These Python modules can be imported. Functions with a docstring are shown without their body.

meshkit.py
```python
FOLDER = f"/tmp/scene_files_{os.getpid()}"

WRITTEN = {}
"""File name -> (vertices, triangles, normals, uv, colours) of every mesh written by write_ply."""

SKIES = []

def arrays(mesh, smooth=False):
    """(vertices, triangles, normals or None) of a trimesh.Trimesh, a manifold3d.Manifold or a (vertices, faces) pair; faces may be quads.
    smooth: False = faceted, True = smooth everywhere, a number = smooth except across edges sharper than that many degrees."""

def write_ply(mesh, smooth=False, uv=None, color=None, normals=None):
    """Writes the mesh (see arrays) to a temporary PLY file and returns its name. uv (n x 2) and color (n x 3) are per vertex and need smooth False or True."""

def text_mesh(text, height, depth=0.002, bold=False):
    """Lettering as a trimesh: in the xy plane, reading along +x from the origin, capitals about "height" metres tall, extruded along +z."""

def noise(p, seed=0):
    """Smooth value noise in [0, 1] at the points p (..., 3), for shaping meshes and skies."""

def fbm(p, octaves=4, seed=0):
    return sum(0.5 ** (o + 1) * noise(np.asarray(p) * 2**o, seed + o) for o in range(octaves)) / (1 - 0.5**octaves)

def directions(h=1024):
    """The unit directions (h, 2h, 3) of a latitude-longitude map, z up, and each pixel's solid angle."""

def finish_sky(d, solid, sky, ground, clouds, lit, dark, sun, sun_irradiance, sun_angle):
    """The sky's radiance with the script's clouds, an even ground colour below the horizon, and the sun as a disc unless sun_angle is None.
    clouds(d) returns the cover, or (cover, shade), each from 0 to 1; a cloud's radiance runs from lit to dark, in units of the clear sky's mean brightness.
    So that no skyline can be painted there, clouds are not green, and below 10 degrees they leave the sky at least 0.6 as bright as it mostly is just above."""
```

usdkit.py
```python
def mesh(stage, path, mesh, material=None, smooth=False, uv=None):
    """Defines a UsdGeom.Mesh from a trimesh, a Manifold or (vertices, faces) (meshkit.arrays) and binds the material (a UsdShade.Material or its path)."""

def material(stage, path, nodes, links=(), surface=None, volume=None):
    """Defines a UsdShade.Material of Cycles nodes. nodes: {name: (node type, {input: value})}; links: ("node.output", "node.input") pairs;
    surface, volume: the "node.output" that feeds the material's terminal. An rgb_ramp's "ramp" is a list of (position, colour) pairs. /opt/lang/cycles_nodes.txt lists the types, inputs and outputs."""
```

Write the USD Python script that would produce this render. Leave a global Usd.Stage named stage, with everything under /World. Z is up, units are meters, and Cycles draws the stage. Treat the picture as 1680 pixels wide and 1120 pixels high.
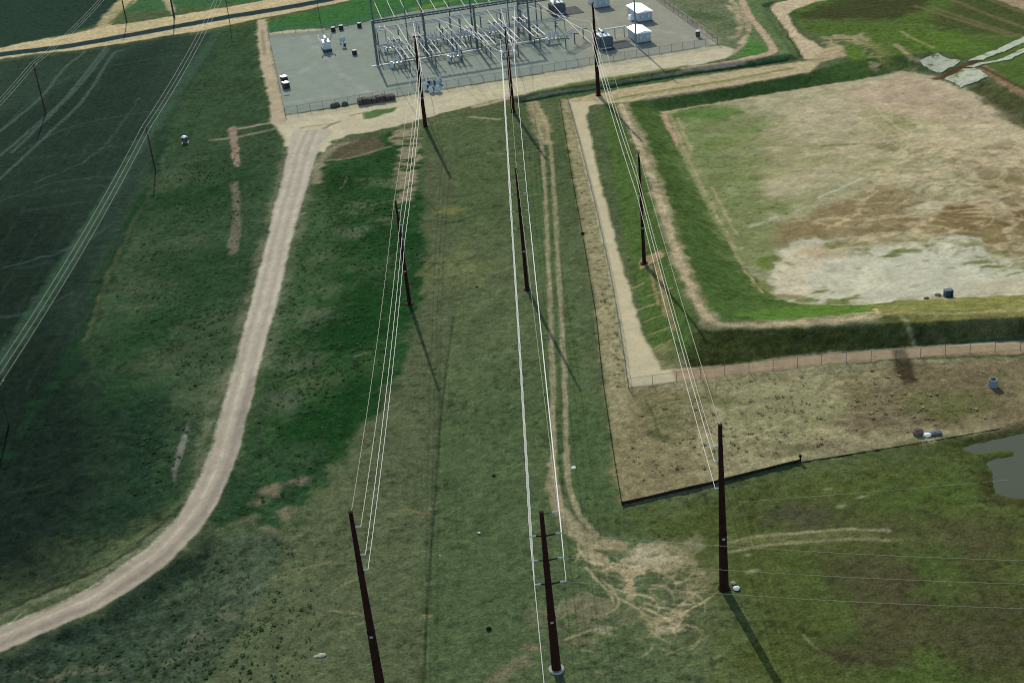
import math, random
import numpy as np, trimesh, usdkit
from meshkit import fbm, noise
from scipy.interpolate import LinearNDInterpolator
from pxr import Usd, UsdGeom, UsdLux, UsdShade, Gf, Sdf, Vt

# ------------------------------------------------------------------ stage, camera, sky, sun, exposure
stage = Usd.Stage.CreateInMemory()
WORLD = UsdGeom.Xform.Define(stage, '/World'); stage.SetDefaultPrim(WORLD.GetPrim())
UsdGeom.SetStageUpAxis(stage, 'Z'); UsdGeom.SetStageMetersPerUnit(stage, 1.0)
FPX, CAMH = 2300.0, 118.0                      # focal length in units of 1680 per picture width; height of the aircraft
_D = math.hypot(450, 4440); PITCH = math.atan(FPX / _D); ROLL = math.atan2(450, 4440)
CF = np.array([0, math.cos(PITCH), -math.sin(PITCH)]); _r0 = np.array([1.0, 0, 0]); _u0 = np.array([0, math.sin(PITCH), math.cos(PITCH)])
CR = math.cos(ROLL) * _r0 - math.sin(ROLL) * _u0; CU = math.cos(ROLL) * _u0 + math.sin(ROLL) * _r0
CO = np.array([0, 0, CAMH])
cam = UsdGeom.Camera.Define(stage, '/World/camera')
cam.AddTransformOp().Set(Gf.Matrix4d(*[*map(float, CR), 0, *map(float, CU), 0, *map(float, -CF), 0, 0, 0, CAMH, 1]))
cam.CreateHorizontalApertureAttr(36.0); cam.CreateVerticalApertureAttr(24.0); cam.CreateFocalLengthAttr(36.0 * FPX / 1680)
cam.CreateClippingRangeAttr(Gf.Vec2f(1, 9000)); cam.CreateExposureAttr(0.45)
EL, AZ = math.radians(30.5), math.radians(-9.0)
SUN = np.array([math.cos(EL) * math.sin(AZ), math.cos(EL) * math.cos(AZ), math.sin(EL)])
sky_m = usdkit.material(stage, '/World/Looks/sky', {
    "s": ("sky_texture", {"sky_type": "single_scattering", "sun_disc": False, "sun_elevation": EL, "sun_rotation": AZ}),
    "b": ("background_shader", {"strength": 0.12})}, [("s.color", "b.color")], surface="b.background")
dome = UsdLux.DomeLight.Define(stage, '/World/sky'); UsdShade.MaterialBindingAPI.Apply(dome.GetPrim()).Bind(sky_m)
dome.GetPrim().SetCustomDataByKey('kind', 'structure')
sun = UsdLux.DistantLight.Define(stage, '/World/sun')
sun.CreateIntensityAttr(0.85); sun.CreateNormalizeAttr(True); sun.CreateAngleAttr(0.5); sun.CreateColorAttr(Gf.Vec3f(1, 0.94, 0.84))
_x = np.cross([0, 0, 1], SUN); _x /= np.linalg.norm(_x); _y = np.cross(SUN, _x)
sun.AddTransformOp().Set(Gf.Matrix4d(*[*map(float, _x), 0, *map(float, _y), 0, *map(float, SUN), 0, 0, 0, 0, 1]))
KLIT = np.array([1.10, 1.11, 1.16])            # what a flat sunlit surface of albedo 1 reads as in this light

# ------------------------------------------------------------------ helpers: survey (aerial picture point to ground point), naming, meshes
def lin(c):
    c = np.asarray(c, float) / 255.0
    return np.where(c <= 0.04045, c / 12.92, ((c + 0.055) / 1.055) ** 2.4)
def alb(*c):                                    # albedo of a flat surface that reads as this colour in sunlight
    return lin(c) / KLIT
def G(px, py, z=0.0):                           # point at height z seen at (px, py) of the 1680 x 1120 survey photo
    px, py, z = np.broadcast_arrays(np.asarray(px, float), np.asarray(py, float), np.asarray(z, float))
    v = CF + ((px - 840) / FPX)[..., None] * CR + ((560 - py) / FPX)[..., None] * CU
    return CO + v * ((z - CAMH) / v[..., 2])[..., None]

USED = {}
def numbered(parent, name):
    k = (parent, name); n = USED.get(k, 0); USED[k] = n + 1
    return f'{parent}/{name}' if n == 0 else f'{parent}/{name}_{n:03d}'
def tag(prim, label=None, cat=None, group=None, kind=None):
    for k, v in (('label', label), ('category', cat), ('group', group), ('kind', kind)):
        if v: prim.SetCustomDataByKey(k, v)
    return prim
def thing(name, label, cat, loc=(0, 0, 0), rz=0.0, group=None, scale=None):
    p = numbered('/World', name); x = UsdGeom.Xform.Define(stage, p)
    x.AddTranslateOp().Set(Gf.Vec3d(*map(float, loc)))
    if rz: x.AddRotateZOp().Set(math.degrees(rz))
    if scale: x.AddScaleOp().Set(Gf.Vec3f(*scale))
    tag(x.GetPrim(), label, cat, group); return x.GetPrim()
def part(parent, name, mesh, mat, smooth=False, label=None):
    base = str(parent.GetPath()) if parent else '/World'
    me = usdkit.mesh(stage, numbered(base, name), mesh, mat, smooth)
    if label: tag(me.GetPrim(), label)
    return me.GetPrim()
def copy_of(src, loc, rz=0.0, label=None, group=None, scale=None):
    d = src.GetCustomData()
    name = src.GetName().split('_0')[0]
    r = thing(name, label or d['label'], d['category'], loc, rz, group or d.get('group'), scale)
    r.GetReferences().AddInternalReference(src.GetPath()); r.SetInstanceable(True); return r
class MB:                                       # collects shapes into one mesh
    def __init__(s): s.v, s.f, s.n = [], [], 0
    def add(s, v, f):
        s.v.append(np.asarray(v, float)); s.f.append(np.asarray(f, int) + s.n); s.n += len(v); return s
    def tm(s, m): return s.add(m.vertices, m.faces)
    def box(s, c, e, rz=0.0, bev=0.0):
        x, y, z = np.asarray(e, float) / 2
        if bev:
            b = min(bev, x * .9, y * .9, z * .9)
            pts = [(sx * (x - (k != 0) * b), sy * (y - (k != 1) * b), sz * (z - (k != 2) * b)) for sx in (-1, 1) for sy in (-1, 1) for sz in (-1, 1) for k in range(3)]
            m = trimesh.convex.convex_hull(np.array(pts)); v, f = np.array(m.vertices), np.array(m.faces)
        else:
            v = np.array([(sx * x, sy * y, sz * z) for sx in (-1, 1) for sy in (-1, 1) for sz in (-1, 1)])
            f = np.array([[0, 1, 3], [0, 3, 2], [4, 6, 7], [4, 7, 5], [0, 4, 5], [0, 5, 1], [2, 3, 7], [2, 7, 6], [0, 2, 6], [0, 6, 4], [1, 5, 7], [1, 7, 3]])
        c_, s_ = math.cos(rz), math.sin(rz)
        v = v @ np.array([[c_, s_, 0], [-s_, c_, 0], [0, 0, 1]])
        return s.add(v + np.asarray(c, float), f)
    def tube(s, pts, r, n=8, cap=True):         # r: number or one per point
        pts = np.asarray(pts, float); m = len(pts); r = np.broadcast_to(np.asarray(r, float), (m,))
        t = np.gradient(pts, axis=0); t /= np.maximum(np.linalg.norm(t, axis=1, keepdims=True), 1e-9)
        up = np.array([0, 0, 1.0]) if abs(t[0][2]) < .9 else np.array([1.0, 0, 0])
        a = np.cross(t, up); a /= np.maximum(np.linalg.norm(a, axis=1, keepdims=True), 1e-9); b = np.cross(t, a)
        th = np.arange(n) * 2 * math.pi / n
        v = (pts[:, None] + r[:, None, None] * (np.cos(th)[None, :, None] * a[:, None] + np.sin(th)[None, :, None] * b[:, None])).reshape(-1, 3)
        i = np.arange(m - 1)[:, None] * n; j = np.arange(n)[None]; k = (j + 1) % n
        q = np.stack([i + j, i + k, i + n + k, i + n + j], -1).reshape(-1, 4)
        f = np.vstack([q[:, [0, 2, 1]], q[:, [0, 3, 2]]])
        if cap:
            v = np.vstack([v, pts[:1], pts[-1:]]); c0, c1 = m * n, m * n + 1; j = j[0]; k = k[0]
            f = np.vstack([f, np.stack([np.full(n, c0), j, k], 1), np.stack([np.full(n, c1), (m - 1) * n + k, (m - 1) * n + j], 1)])
        return s.add(v, f)
    def lathe(s, c, prof, n=12):                # prof: (radius, z) pairs from the bottom up
        m = trimesh.creation.revolve(np.array(prof, float), sections=n); return s.add(np.array(m.vertices) + np.asarray(c, float), m.faces)
    def done(s): return np.vstack(s.v), np.vstack(s.f)

def simple(name, color, rough=0.7, metal=0.0, spec=0.3, var=0.15, scale=2.0):
    return usdkit.material(stage, '/World/Looks/' + name, {
        "g": ("geometry", {}), "n": ("noise_texture", {"scale": scale, "detail": 4.0}),
        "r": ("rgb_ramp", {"ramp": [(0.25, tuple(np.array(color) * (1 - var))), (0.75, tuple(np.array(color) * (1 + var)))]}),
        "p": ("principled_bsdf", {"roughness": rough, "metallic": metal, "specular_ior_level": spec})},
        [("g.position", "n.vector"), ("n.fac", "r.fac"), ("r.color", "p.base_color")], surface="p.BSDF")
M = dict(
    rust=simple('weathering_steel', (0.022, 0.0085, 0.006), 0.8, 0.0, 0.06, 0.35, 0.8),
    teal=simple('dark_galvanised_steel', (0.060, 0.085, 0.085), 0.6, 0.0, 0.4, 0.2, 1.0),
    galv=simple('galvanised_steel', (0.26, 0.28, 0.28), 0.5, 0.3, 0.4, 0.12, 1.5),
    alu=simple('aluminium_conductor', (0.50, 0.51, 0.47), 0.6, 0.2, 0.3, 0.05, 0.4),
    field_wire=simple('thin_field_wire', (0.20, 0.24, 0.19), 0.6, 0.1, 0.3, 0.15, 0.3),
    alu_mid=simple('grey_conductor', (0.50, 0.50, 0.45), 0.6, 0.2, 0.3, 0.15, 0.3),
    alu_dull=simple('weathered_conductor', (0.34, 0.32, 0.25), 0.6, 0.2, 0.5, 0.1, 0.4),
    wood=simple('creosoted_wood', (0.030, 0.030, 0.026), 0.9, 0, 0.1, 0.3, 1.0),
    concrete=simple('concrete', (0.46, 0.45, 0.40), 0.9, 0, 0.2, 0.12, 1.5),
    porcelain=simple('pale_insulator', (0.42, 0.46, 0.46), 0.35, 0, 0.5, 0.1, 1.0),
    white=simple('white_metal_roof', (0.80, 0.82, 0.82), 0.35, 0, 0.5, 0.04, 0.5),
    wall=simple('grey_panel_wall', (0.30, 0.34, 0.36), 0.6, 0, 0.4, 0.06, 0.8),
    trim=simple('dark_trim', (0.05, 0.06, 0.06), 0.6, 0, 0.3, 0.1, 1.0),
    transformer=simple('dark_transformer_paint', (0.035, 0.06, 0.075), 0.45, 0, 0.5, 0.15, 1.0),
    pit=simple('dark_pit_stone', (0.055, 0.065, 0.068), 0.95, 0, 0.1, 0.3, 3.0),
    equip=simple('pale_equipment_paint', (0.40, 0.46, 0.45), 0.5, 0, 0.4, 0.08, 1.0),
    black=simple('black_plastic', (0.012, 0.013, 0.014), 0.6, 0, 0.3, 0.2, 2.0),
    bale=simple('brown_bundle_timber', (0.085, 0.070, 0.055), 0.95, 0, 0.1, 0.4, 2.5),
    tan=simple('tan_cover', (0.42, 0.37, 0.27), 0.9, 0, 0.2, 0.12, 2.0),
    silt=simple('black_silt_fabric', (0.014, 0.015, 0.012), 0.9, 0, 0.02, 0.3, 1.0),
    rock=simple('pale_rock', (0.36, 0.32, 0.25), 0.95, 0, 0.1, 0.3, 4.0),
    brownrock=simple('brown_rock', (0.16, 0.11, 0.08), 0.95, 0, 0.1, 0.3, 4.0),
    whitebag=simple('white_sheeting', (0.80, 0.80, 0.78), 0.6, 0, 0.3, 0.05, 2.0),
    blue=simple('blue_black_paint', (0.02, 0.045, 0.065), 0.4, 0, 0.5, 0.15, 2.0),
)
# chain link cloth: crossed wires with gaps that let the ground show through
M['mesh'] = usdkit.material(stage, '/World/Looks/chain_link', {
    "g": ("geometry", {}), "w1": ("wave_texture", {"wave_type": "bands", "bands_direction": "diagonal", "scale": 3.0}),
    "m": ("math", {"math_type": "multiply_add", "value2": 0.2, "value3": 0.05}),
    "t": ("transparent_bsdf", {}), "p": ("principled_bsdf", {"base_color": (0.10, 0.12, 0.12), "roughness": 0.7}), "x": ("mix_closure", {})},
    [("g.position", "w1.vector"), ("w1.fac", "m.value1"), ("m.value", "x.fac"), ("t.BSDF", "x.closure1"), ("p.BSDF", "x.closure2")], surface="x.closure")

# ------------------------------------------------------------------ terrain heights (break lines of the basin, ditch, pond)
def dense(pts, step=2.0):
    pts = np.asarray(pts, float); out = []
    for a, b in zip(pts[:-1], pts[1:]):
        n = max(2, int(np.linalg.norm((b - a)[:2]) / step)); out.append(a + (b - a) * np.linspace(0, 1, n, endpoint=False)[:, None])
    return np.vstack(out + [pts[-1:]])
def bl(pts, z=None):                            # a break line: (px, py, z) or (px, py) with one z
    pts = np.asarray(pts, float)
    zz = pts[:, 2] if z is None else np.full(len(pts), float(z))
    return dense(G(pts[:, 0], pts[:, 1], zz))
FLOOR = -2.5
BREAK = [
    bl([(1012, 174, 0), (1040, 240, .6), (1075, 340, 1.2), (1105, 430, 1.8), (1138, 510, 2.3), (1162, 537, 2.5)]),
    bl([(1030, 170, 0), (1065, 240, .6), (1100, 340, 1.2), (1128, 430, 1.8), (1155, 492, 2.3), (1188, 526, 2.5)]),
    bl([(1188, 526), (1250, 526), (1440, 514), (1680, 504), (2000, 490)], 2.5), bl([(1162, 537), (1200, 541), (1440, 532), (1680, 520), (2000, 506)], 2.5),
    bl([(1088, 183), (1115, 250), (1160, 340), (1205, 420), (1262, 482), (1310, 500), (1400, 499), (1560, 488), (1680, 482), (2000, 468)], FLOOR),
    bl([(985, 174), (1000, 260), (1030, 420), (1072, 592), (1100, 604), (1170, 602), (1330, 583), (1500, 568), (1680, 552), (2000, 536)], 0),
    bl([(1030, 166), (1200, 141), (1330, 118), (1400, 98), (1470, 92)], 0), bl([(1088, 183), (1180, 168), (1300, 148), (1420, 128), (1480, 116), (1532, 124)], FLOOR),
    bl([(1470, 92), (1545, 86), (1606, 100), (1622, 112), (1680, 152), (1760, 205), (2000, 330)], 0),
    bl([(1532, 124), (1575, 146), (1600, 150), (1655, 186), (1700, 215), (1940, 360)], FLOOR),
]
_b = np.vstack(BREAK); _k = np.round(_b[:, :2] * 2).astype(int); _, _u = np.unique(_k, axis=0, return_index=True); _b = _b[_u]
_tin = LinearNDInterpolator(_b[:, :2], _b[:, 2], fill_value=0.0)

def seg_dist(P, line, w=None):                  # distance of P (n,2) to a polyline (k,2); with w also the width at the nearest point
    best = np.full(len(P), 1e9); wid = np.zeros(len(P))
    for i in range(len(line) - 1):
        a, b = line[i], line[i + 1]; d = b - a; L = d @ d
        t = np.clip(((P - a) @ d) / max(L, 1e-9), 0, 1)
        q = P - a - t[:, None] * d; dd = np.einsum('ij,ij->i', q, q)
        m = dd < best; best[m] = dd[m]
        if w is not None: wid[m] = (w[i] + (w[i + 1] - w[i]) * t)[m]
    return (np.sqrt(best), wid) if w is not None else np.sqrt(best)
def inside(P, poly):
    c = np.zeros(len(P), bool); x, y = P[:, 0], P[:, 1]
    for i in range(len(poly)):
        (x0, y0), (x1, y1) = poly[i - 1], poly[i]
        if y0 == y1: continue
        c ^= ((y0 > y) != (y1 > y)) & (x < (x1 - x0) * (y - y0) / (y1 - y0) + x0)
    return c
def signed(P, poly):
    d = seg_dist(P, np.vstack([poly, poly[:1]])); return np.where(inside(P, poly), d, -d)
def smooth01(x): x = np.clip(x, 0, 1); return x * x * (3 - 2 * x)
def spline(p, n=6):
    p = np.asarray(p, float); q = np.vstack([2 * p[0] - p[1], p, 2 * p[-1] - p[-2]]); t = np.linspace(0, 1, n, endpoint=False)[:, None]; out = []
    for i in range(1, len(q) - 2):
        a, b, c, d = q[i - 1], q[i], q[i + 1], q[i + 2]
        out.append(.5 * (2 * b + (c - a) * t + (2 * a - 5 * b + 4 * c - d) * t ** 2 + (3 * b - a - 3 * c + d) * t ** 3))
    return np.vstack(out + [p[-1:]])

DITCHES = [  # centre line (px), half width m, depth m (negative) or crown (positive)
    (G(*np.array([(855, 163), (940, 147), (1000, 139), (1100, 122), (1200, 108), (1292, 95)]).T)[:, :2], 3.2, -1.5),
    (G(*np.array([(1262, 8), (1284, 45), (1318, 92)]).T)[:, :2], 2.6, -1.2),
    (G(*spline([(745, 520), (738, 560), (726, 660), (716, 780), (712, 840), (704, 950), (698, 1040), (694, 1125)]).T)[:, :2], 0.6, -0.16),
    (G(*np.array([(430, 36), (433, 100), (452, 190)]).T)[:, :2], 5.5, 0.15),
]
POND = [(1572, 730), (1610, 722), (1640, 714), (1690, 703), (1900, 680), (1900, 830), (1690, 815), (1655, 815), (1632, 806), (1626, 775), (1612, 752), (1590, 742)]
PONDW = G(*np.array(POND).T)[:, :2]
ROADL = [(480, 214), (472, 250), (462, 300), (447, 350), (437, 400), (424, 450), (411, 500), (396, 560), (388, 600), (372, 650), (359, 700), (345, 750), (321, 800), (293, 848), (255, 889), (214, 921), (158, 962), (92, 995), (6, 1027), (-90, 1060)]
ROADR = [(-90, 1110), (0, 1070), (101, 1025), (167, 995), (220, 965), (277, 921), (323, 876), (345, 845), (369, 800), (386, 750), (399, 700), (414, 650), (424, 600), (435, 560), (454, 500), (466, 450), (476, 400), (491, 350), (505, 300), (521, 250), (545, 212)]
_rl, _rr = G(*np.array(ROADL).T)[:, :2], G(*np.array(ROADR[::-1]).T)[:, :2]
ROADC = spline((_rl[:len(_rr)] + _rr[:len(_rl)]) / 2 if len(_rl) == len(_rr) else np.array([(a + _rr[np.argmin(np.linalg.norm(_rr - a, axis=1))]) / 2 for a in _rl]), 4)
def H(P):
    P = np.asarray(P, float); z = np.nan_to_num(_tin(P))
    for line, hw, dep in DITCHES:
        lo, hi = line.min(0) - hw * 2, line.max(0) + hw * 2
        m = np.all((P > lo) & (P < hi), axis=1)
        if m.any(): z[m] += dep * smooth01(1.25 - seg_dist(P[m], line) / hw)
    lo, hi = PONDW.min(0) - 6, PONDW.max(0) + 6; m = np.all((P > lo) & (P < hi), axis=1)
    if m.any(): z[m] += -0.9 * smooth01((signed(P[m], PONDW) + 2.0) / 5.0)
    _q = G(1642, 741)[:2]; z += 0.75 * np.exp(-(((P[:, 0] - _q[0]) / 3.2) ** 2 + ((P[:, 1] - _q[1]) / 1.6) ** 2))
    lo, hi = ROADC.min(0) - 12, ROADC.max(0) + 12; m = np.all((P > lo) & (P < hi), axis=1)
    if m.any():
        d = seg_dist(P[m], ROADC); rise = 0.45 * np.clip((330 - P[m][:, 1]) / 120, 0.15, 1)
        z[m] += rise * smooth01((7.0 - d) / 4.0) - 0.35 * rise * np.exp(-((d - 7.5) / 1.6) ** 2)
    return z
def GT(px, py):                                 # survey point on the real terrain
    px, py = np.atleast_1d(np.asarray(px, float)), np.atleast_1d(np.asarray(py, float))
    zs = np.linspace(4, -4.5, 86); out = np.zeros((len(px), 3))
    for i in range(len(px)):
        Q = G(np.full(86, px[i]), np.full(86, py[i]), zs); gap = zs - H(Q[:, :2]); k = np.argmax(gap <= 0)
        t = gap[k - 1] / (gap[k - 1] - gap[k]) if k > 0 else 0; k = max(k, 1)
        out[i] = Q[k - 1] + t * (Q[k] - Q[k - 1])
    return out
def gt(px, py): return GT(px, py)[0]

# ------------------------------------------------------------------ the ground sheet: one grid, finer near the camera
ys = [60.0]
ys = list(np.arange(60, 112, 4.0)); y = 112.0
while y < 600: ys.append(y); y *= 1.0016
ys += [605, 625, 660, 720, 850, 1100, 1600, 2600, 4500]
ys = np.array([-1500.0, -400, -100, 0, 30] + ys)
us = np.concatenate([[-30, -10, -4, -2, -1.2, -.8], np.arange(-.6, .56, .00138), [.6, .8, 1.2, 2, 4, 10, 30]])
NX, NY = len(us), len(ys)
X = us[None] * np.maximum(ys, 60)[:, None]; Y = np.repeat(ys[:, None], NX, 1)
P = np.stack([X.ravel(), Y.ravel()], 1)
P3 = np.column_stack([P, np.zeros(len(P))])
def F(scale, oct=3, seed=0, sx=1.0): return fbm(P3 * np.array([1 / (scale * sx), 1 / scale, 1]), oct, seed) - 0.5
N40, N12, N4, N1, NF = F(38, 3, 1), F(12, 3, 2), F(3.6, 3, 3), F(1.1, 3, 4), F(.45, 2, 5)
NW1, NW2 = F(2.6, 4, 6), F(2.6, 4, 7)           # for warping edges
NS = F(5, 4, 9, 2.6)                            # streaky
def FW(scale, oct, seed, w, sx=1.0):            # noise bent by noise: churned, swirling marks
    q = (P3 + w * np.column_stack([F(scale * 1.6, 3, seed + 50), F(scale * 1.6, 3, seed + 60), np.zeros(len(P3))])) * np.array([1 / (scale * sx), 1 / scale, 1]); return fbm(q, oct, seed) - .5
NR = .55 - np.abs(FW(3.4, 3, 12, 5.0, 1.6)) * 7
NR2 = .6 - np.abs(FW(6.0, 3, 33, 10.0, 1.8)) * 7
             # ridges, for scuffed earth
Z = H(P)
active = np.ones(len(P), bool)

COL = np.zeros((len(P), 3))
def paint(mask_idx, a, c, var=0.2):
    n = np.maximum(.2, 1 + var * 2.0 * (.8 * N4[mask_idx] + .8 * N1[mask_idx] + .9 * NF[mask_idx]))
    COL[mask_idx] += (a[:, None]) * (np.asarray(c)[None] * n[:, None] - COL[mask_idx])
def box_idx(W2, pad):
    lo, hi = W2.min(0) - pad, W2.max(0) + pad
    r0, r1 = np.searchsorted(ys, lo[1]) * NX, np.searchsorted(ys, hi[1]) * NX; x = P[r0:r1, 0]
    return np.nonzero((x > lo[0]) & (x < hi[0]))[0] + r0
CATS = {}
def poly(px, c, soft=1.0, warp=1.5, op=1.0, var=.2, brk=0.0, nz=None, cat=None, sm=False):
    W = GT(*np.array(px, float).T)[:, :2]
    if sm: W = spline(np.vstack([W, W[:1]]), 5)[:-1]
    i = box_idx(W, soft + warp)
    q = P[i] + 2 * warp * np.stack([NW1[i], NW2[i]], 1)
    sd = signed(q, W)
    if cat: CATS[cat] = np.maximum(CATS.get(cat, np.full(len(P), -1e3)), 0); a_ = CATS[cat]; a_[:] = np.where(a_ == 0, -1e3, a_) if False else a_
    a = smooth01(sd / max(soft, .05) + .5)
    if brk: a = a * smooth01(.5 + (nz if nz is not None else N12)[i] * 3 * brk + .5 * (1 - brk))
    paint(i, a * op, alb(*c), var)
    return i, sd
def line(px, width, c, soft=.5, warp=.4, op=1.0, var=.2, brk=0.0, sm=True, world=False, nz=None):
    W = np.asarray(px, float) if world else GT(*np.array(px, float)[:, :2].T)[:, :2]
    w = np.broadcast_to(np.asarray(width, float), (len(W),))
    if sm and len(W) > 2: t = spline(np.column_stack([W, w]), 5); W, w = t[:, :2], t[:, 2]
    i = box_idx(W, w.max() + warp + soft)
    q = P[i] + 2 * warp * np.stack([NW1[i], NW2[i]], 1)
    d, ww = seg_dist(q, W, w)
    a = smooth01((ww / 2 - d) / max(soft, .05) + .5)
    if brk: a = a * smooth01(.5 + (nz if nz is not None else N4)[i] * 3.5 * brk + .5 * (1 - brk))
    paint(i, a * op, alb(*c), var); return i, d, ww
def blob(px, py, rx, ry, c, soft=.6, warp=1.5, op=1.0, var=.2, brk=0.0, nz=None):
    W = gt(px, py)[:2]; i = box_idx(np.array([W - [rx, ry], W + [rx, ry]]), warp + 1)
    q = P[i] + 2 * warp * np.stack([NW1[i], NW2[i]], 1) - W
    a = smooth01((1 - np.hypot(q[:, 0] / rx, q[:, 1] / ry)) / soft + .3)
    if brk: a = a * smooth01(.5 + (nz if nz is not None else N4)[i] * 3.5 * brk + .5 * (1 - brk))
    paint(i, a * op, alb(*c), var)
def ruts(px, gauge, width, c, **k):
    W = GT(*np.array(px, float).T)[:, :2]; W = spline(W, 5); t = np.gradient(W, axis=0); t /= np.linalg.norm(t, axis=1, keepdims=True); n = np.stack([-t[:, 1], t[:, 0]], 1)
    for s in (-1, 1): line(W + s * n * gauge / 2, width, c, sm=False, world=True, **k)

# base grass
b1, b2, b3 = alb(84, 96, 66), alb(74, 90, 58), alb(95, 102, 72)
t1 = smooth01(.5 + 2.2 * N40)[:, None]; t2 = smooth01(.35 + 2.0 * N12)[:, None]
COL[:] = b1 * (1 - t1) + b2 * t1; COL += .35 * t2 * (b3 - COL)
COL *= (1 + .4 * N4 + .45 * N1 + .5 * NF)[:, None]

def strokes(px, n, length, width, cols, seed, op=.7, curl=1.5, heading=None, spread=3.2):
    W = GT(*np.array(px, float).T)[:, :2]; lo, hi = W.min(0), W.max(0); rg = np.random.default_rng(seed); made = 0
    while made < n:
        p = lo + rg.random(2) * (hi - lo); jit = rg.random(6)
        if not inside(p[None], W)[0]: continue
        made += 1; a = (heading if heading is not None else 0) + (jit[0] - .5) * spread; L = length * (.4 + 1.2 * jit[1]); k = (jit[2] - .5) * 2 * curl / L; q = [p]
        for _ in range(6): q.append(q[-1] + L / 6 * np.array([math.cos(a), math.sin(a)])); a += k * L / 6
        w = width * (.5 + jit[3]); line(q, [w * .3, w * .9, w, w, w * .8, w * .5, w * .2], cols[made % len(cols)], soft=width * .8, warp=.35, op=op * (.5 + .5 * jit[4]), brk=.25, world=True)
DARKG = (40, 76, 42)
# --- far left: dark cropped field, greener margins
poly([(-200, 60), (560, -10), (640, -30), (640, -120), (-200, -60)], (64, 98, 62), soft=6, warp=3)
poly([(-160, 84), (0, 78), (60, 66), (118, 54), (160, 40), (200, -6), (260, -60), (-160, -60)], (44, 63, 52), soft=3, warp=1, var=.1)
poly([(420, 36), (360, 50), (300, 72), (200, 92), (-100, 130), (-400, 1000), (60, 900), (300, 820), (395, 570), (440, 390), (470, 240), (440, 150)], (57, 77, 53), soft=6, warp=4, var=.3)
poly([(358, 52), (335, 110), (290, 170), (262, 220), (242, 290), (205, 390), (165, 440), (128, 560), (66, 660), (12, 750), (-80, 860), (-500, 800), (-300, 100), (0, 100), (140, 82), (250, 64)], (50, 66, 54), soft=7, warp=3, var=.10)
poly([(280, 60), (245, 180), (190, 330), (150, 440), (110, 540), (50, 660), (-10, 760), (-500, 800), (-200, 240), (60, 170), (180, 100)], (40, 54, 45), soft=14, warp=4, var=.10, op=.8)
poly([(90, 330), (120, 400), (118, 480), (90, 580), (60, 680), (20, 800), (-500, 950), (-300, 380)], (31, 44, 36), soft=20, warp=5, var=.14, op=.9)
poly([(-200, 1060), (-200, 650), (0, 600), (70, 560), (150, 590), (205, 680), (205, 790), (165, 870), (80, 960), (0, 985)], (28, 41, 33), soft=22, warp=4, var=.18)
for pts in ([(0, 215), (60, 160), (130, 120), (230, 100), (300, 90)], [(0, 330), (90, 300), (180, 290), (250, 300)], [(0, 440), (60, 425), (130, 400), (180, 370)], [(30, 250), (110, 210), (200, 190), (270, 180)], [(0, 520), (60, 510), (120, 480)], [(130, 270), (180, 240), (240, 230)], [(60, 300), (160, 250), (230, 160)]):
    line(pts, .8, (66, 86, 76), soft=.8, warp=.8, op=.5, brk=.2)
for a, b in (((150, 330), (40, 345)), ((200, 300), (60, 318)), ((170, 250), (20, 262)), ((230, 235), (110, 258)), ((150, 420), (30, 440)), ((120, 500), (10, 520))):
    line([a, b], 1.6, (52, 70, 62), soft=1.2, warp=1.2, op=.45)
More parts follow.
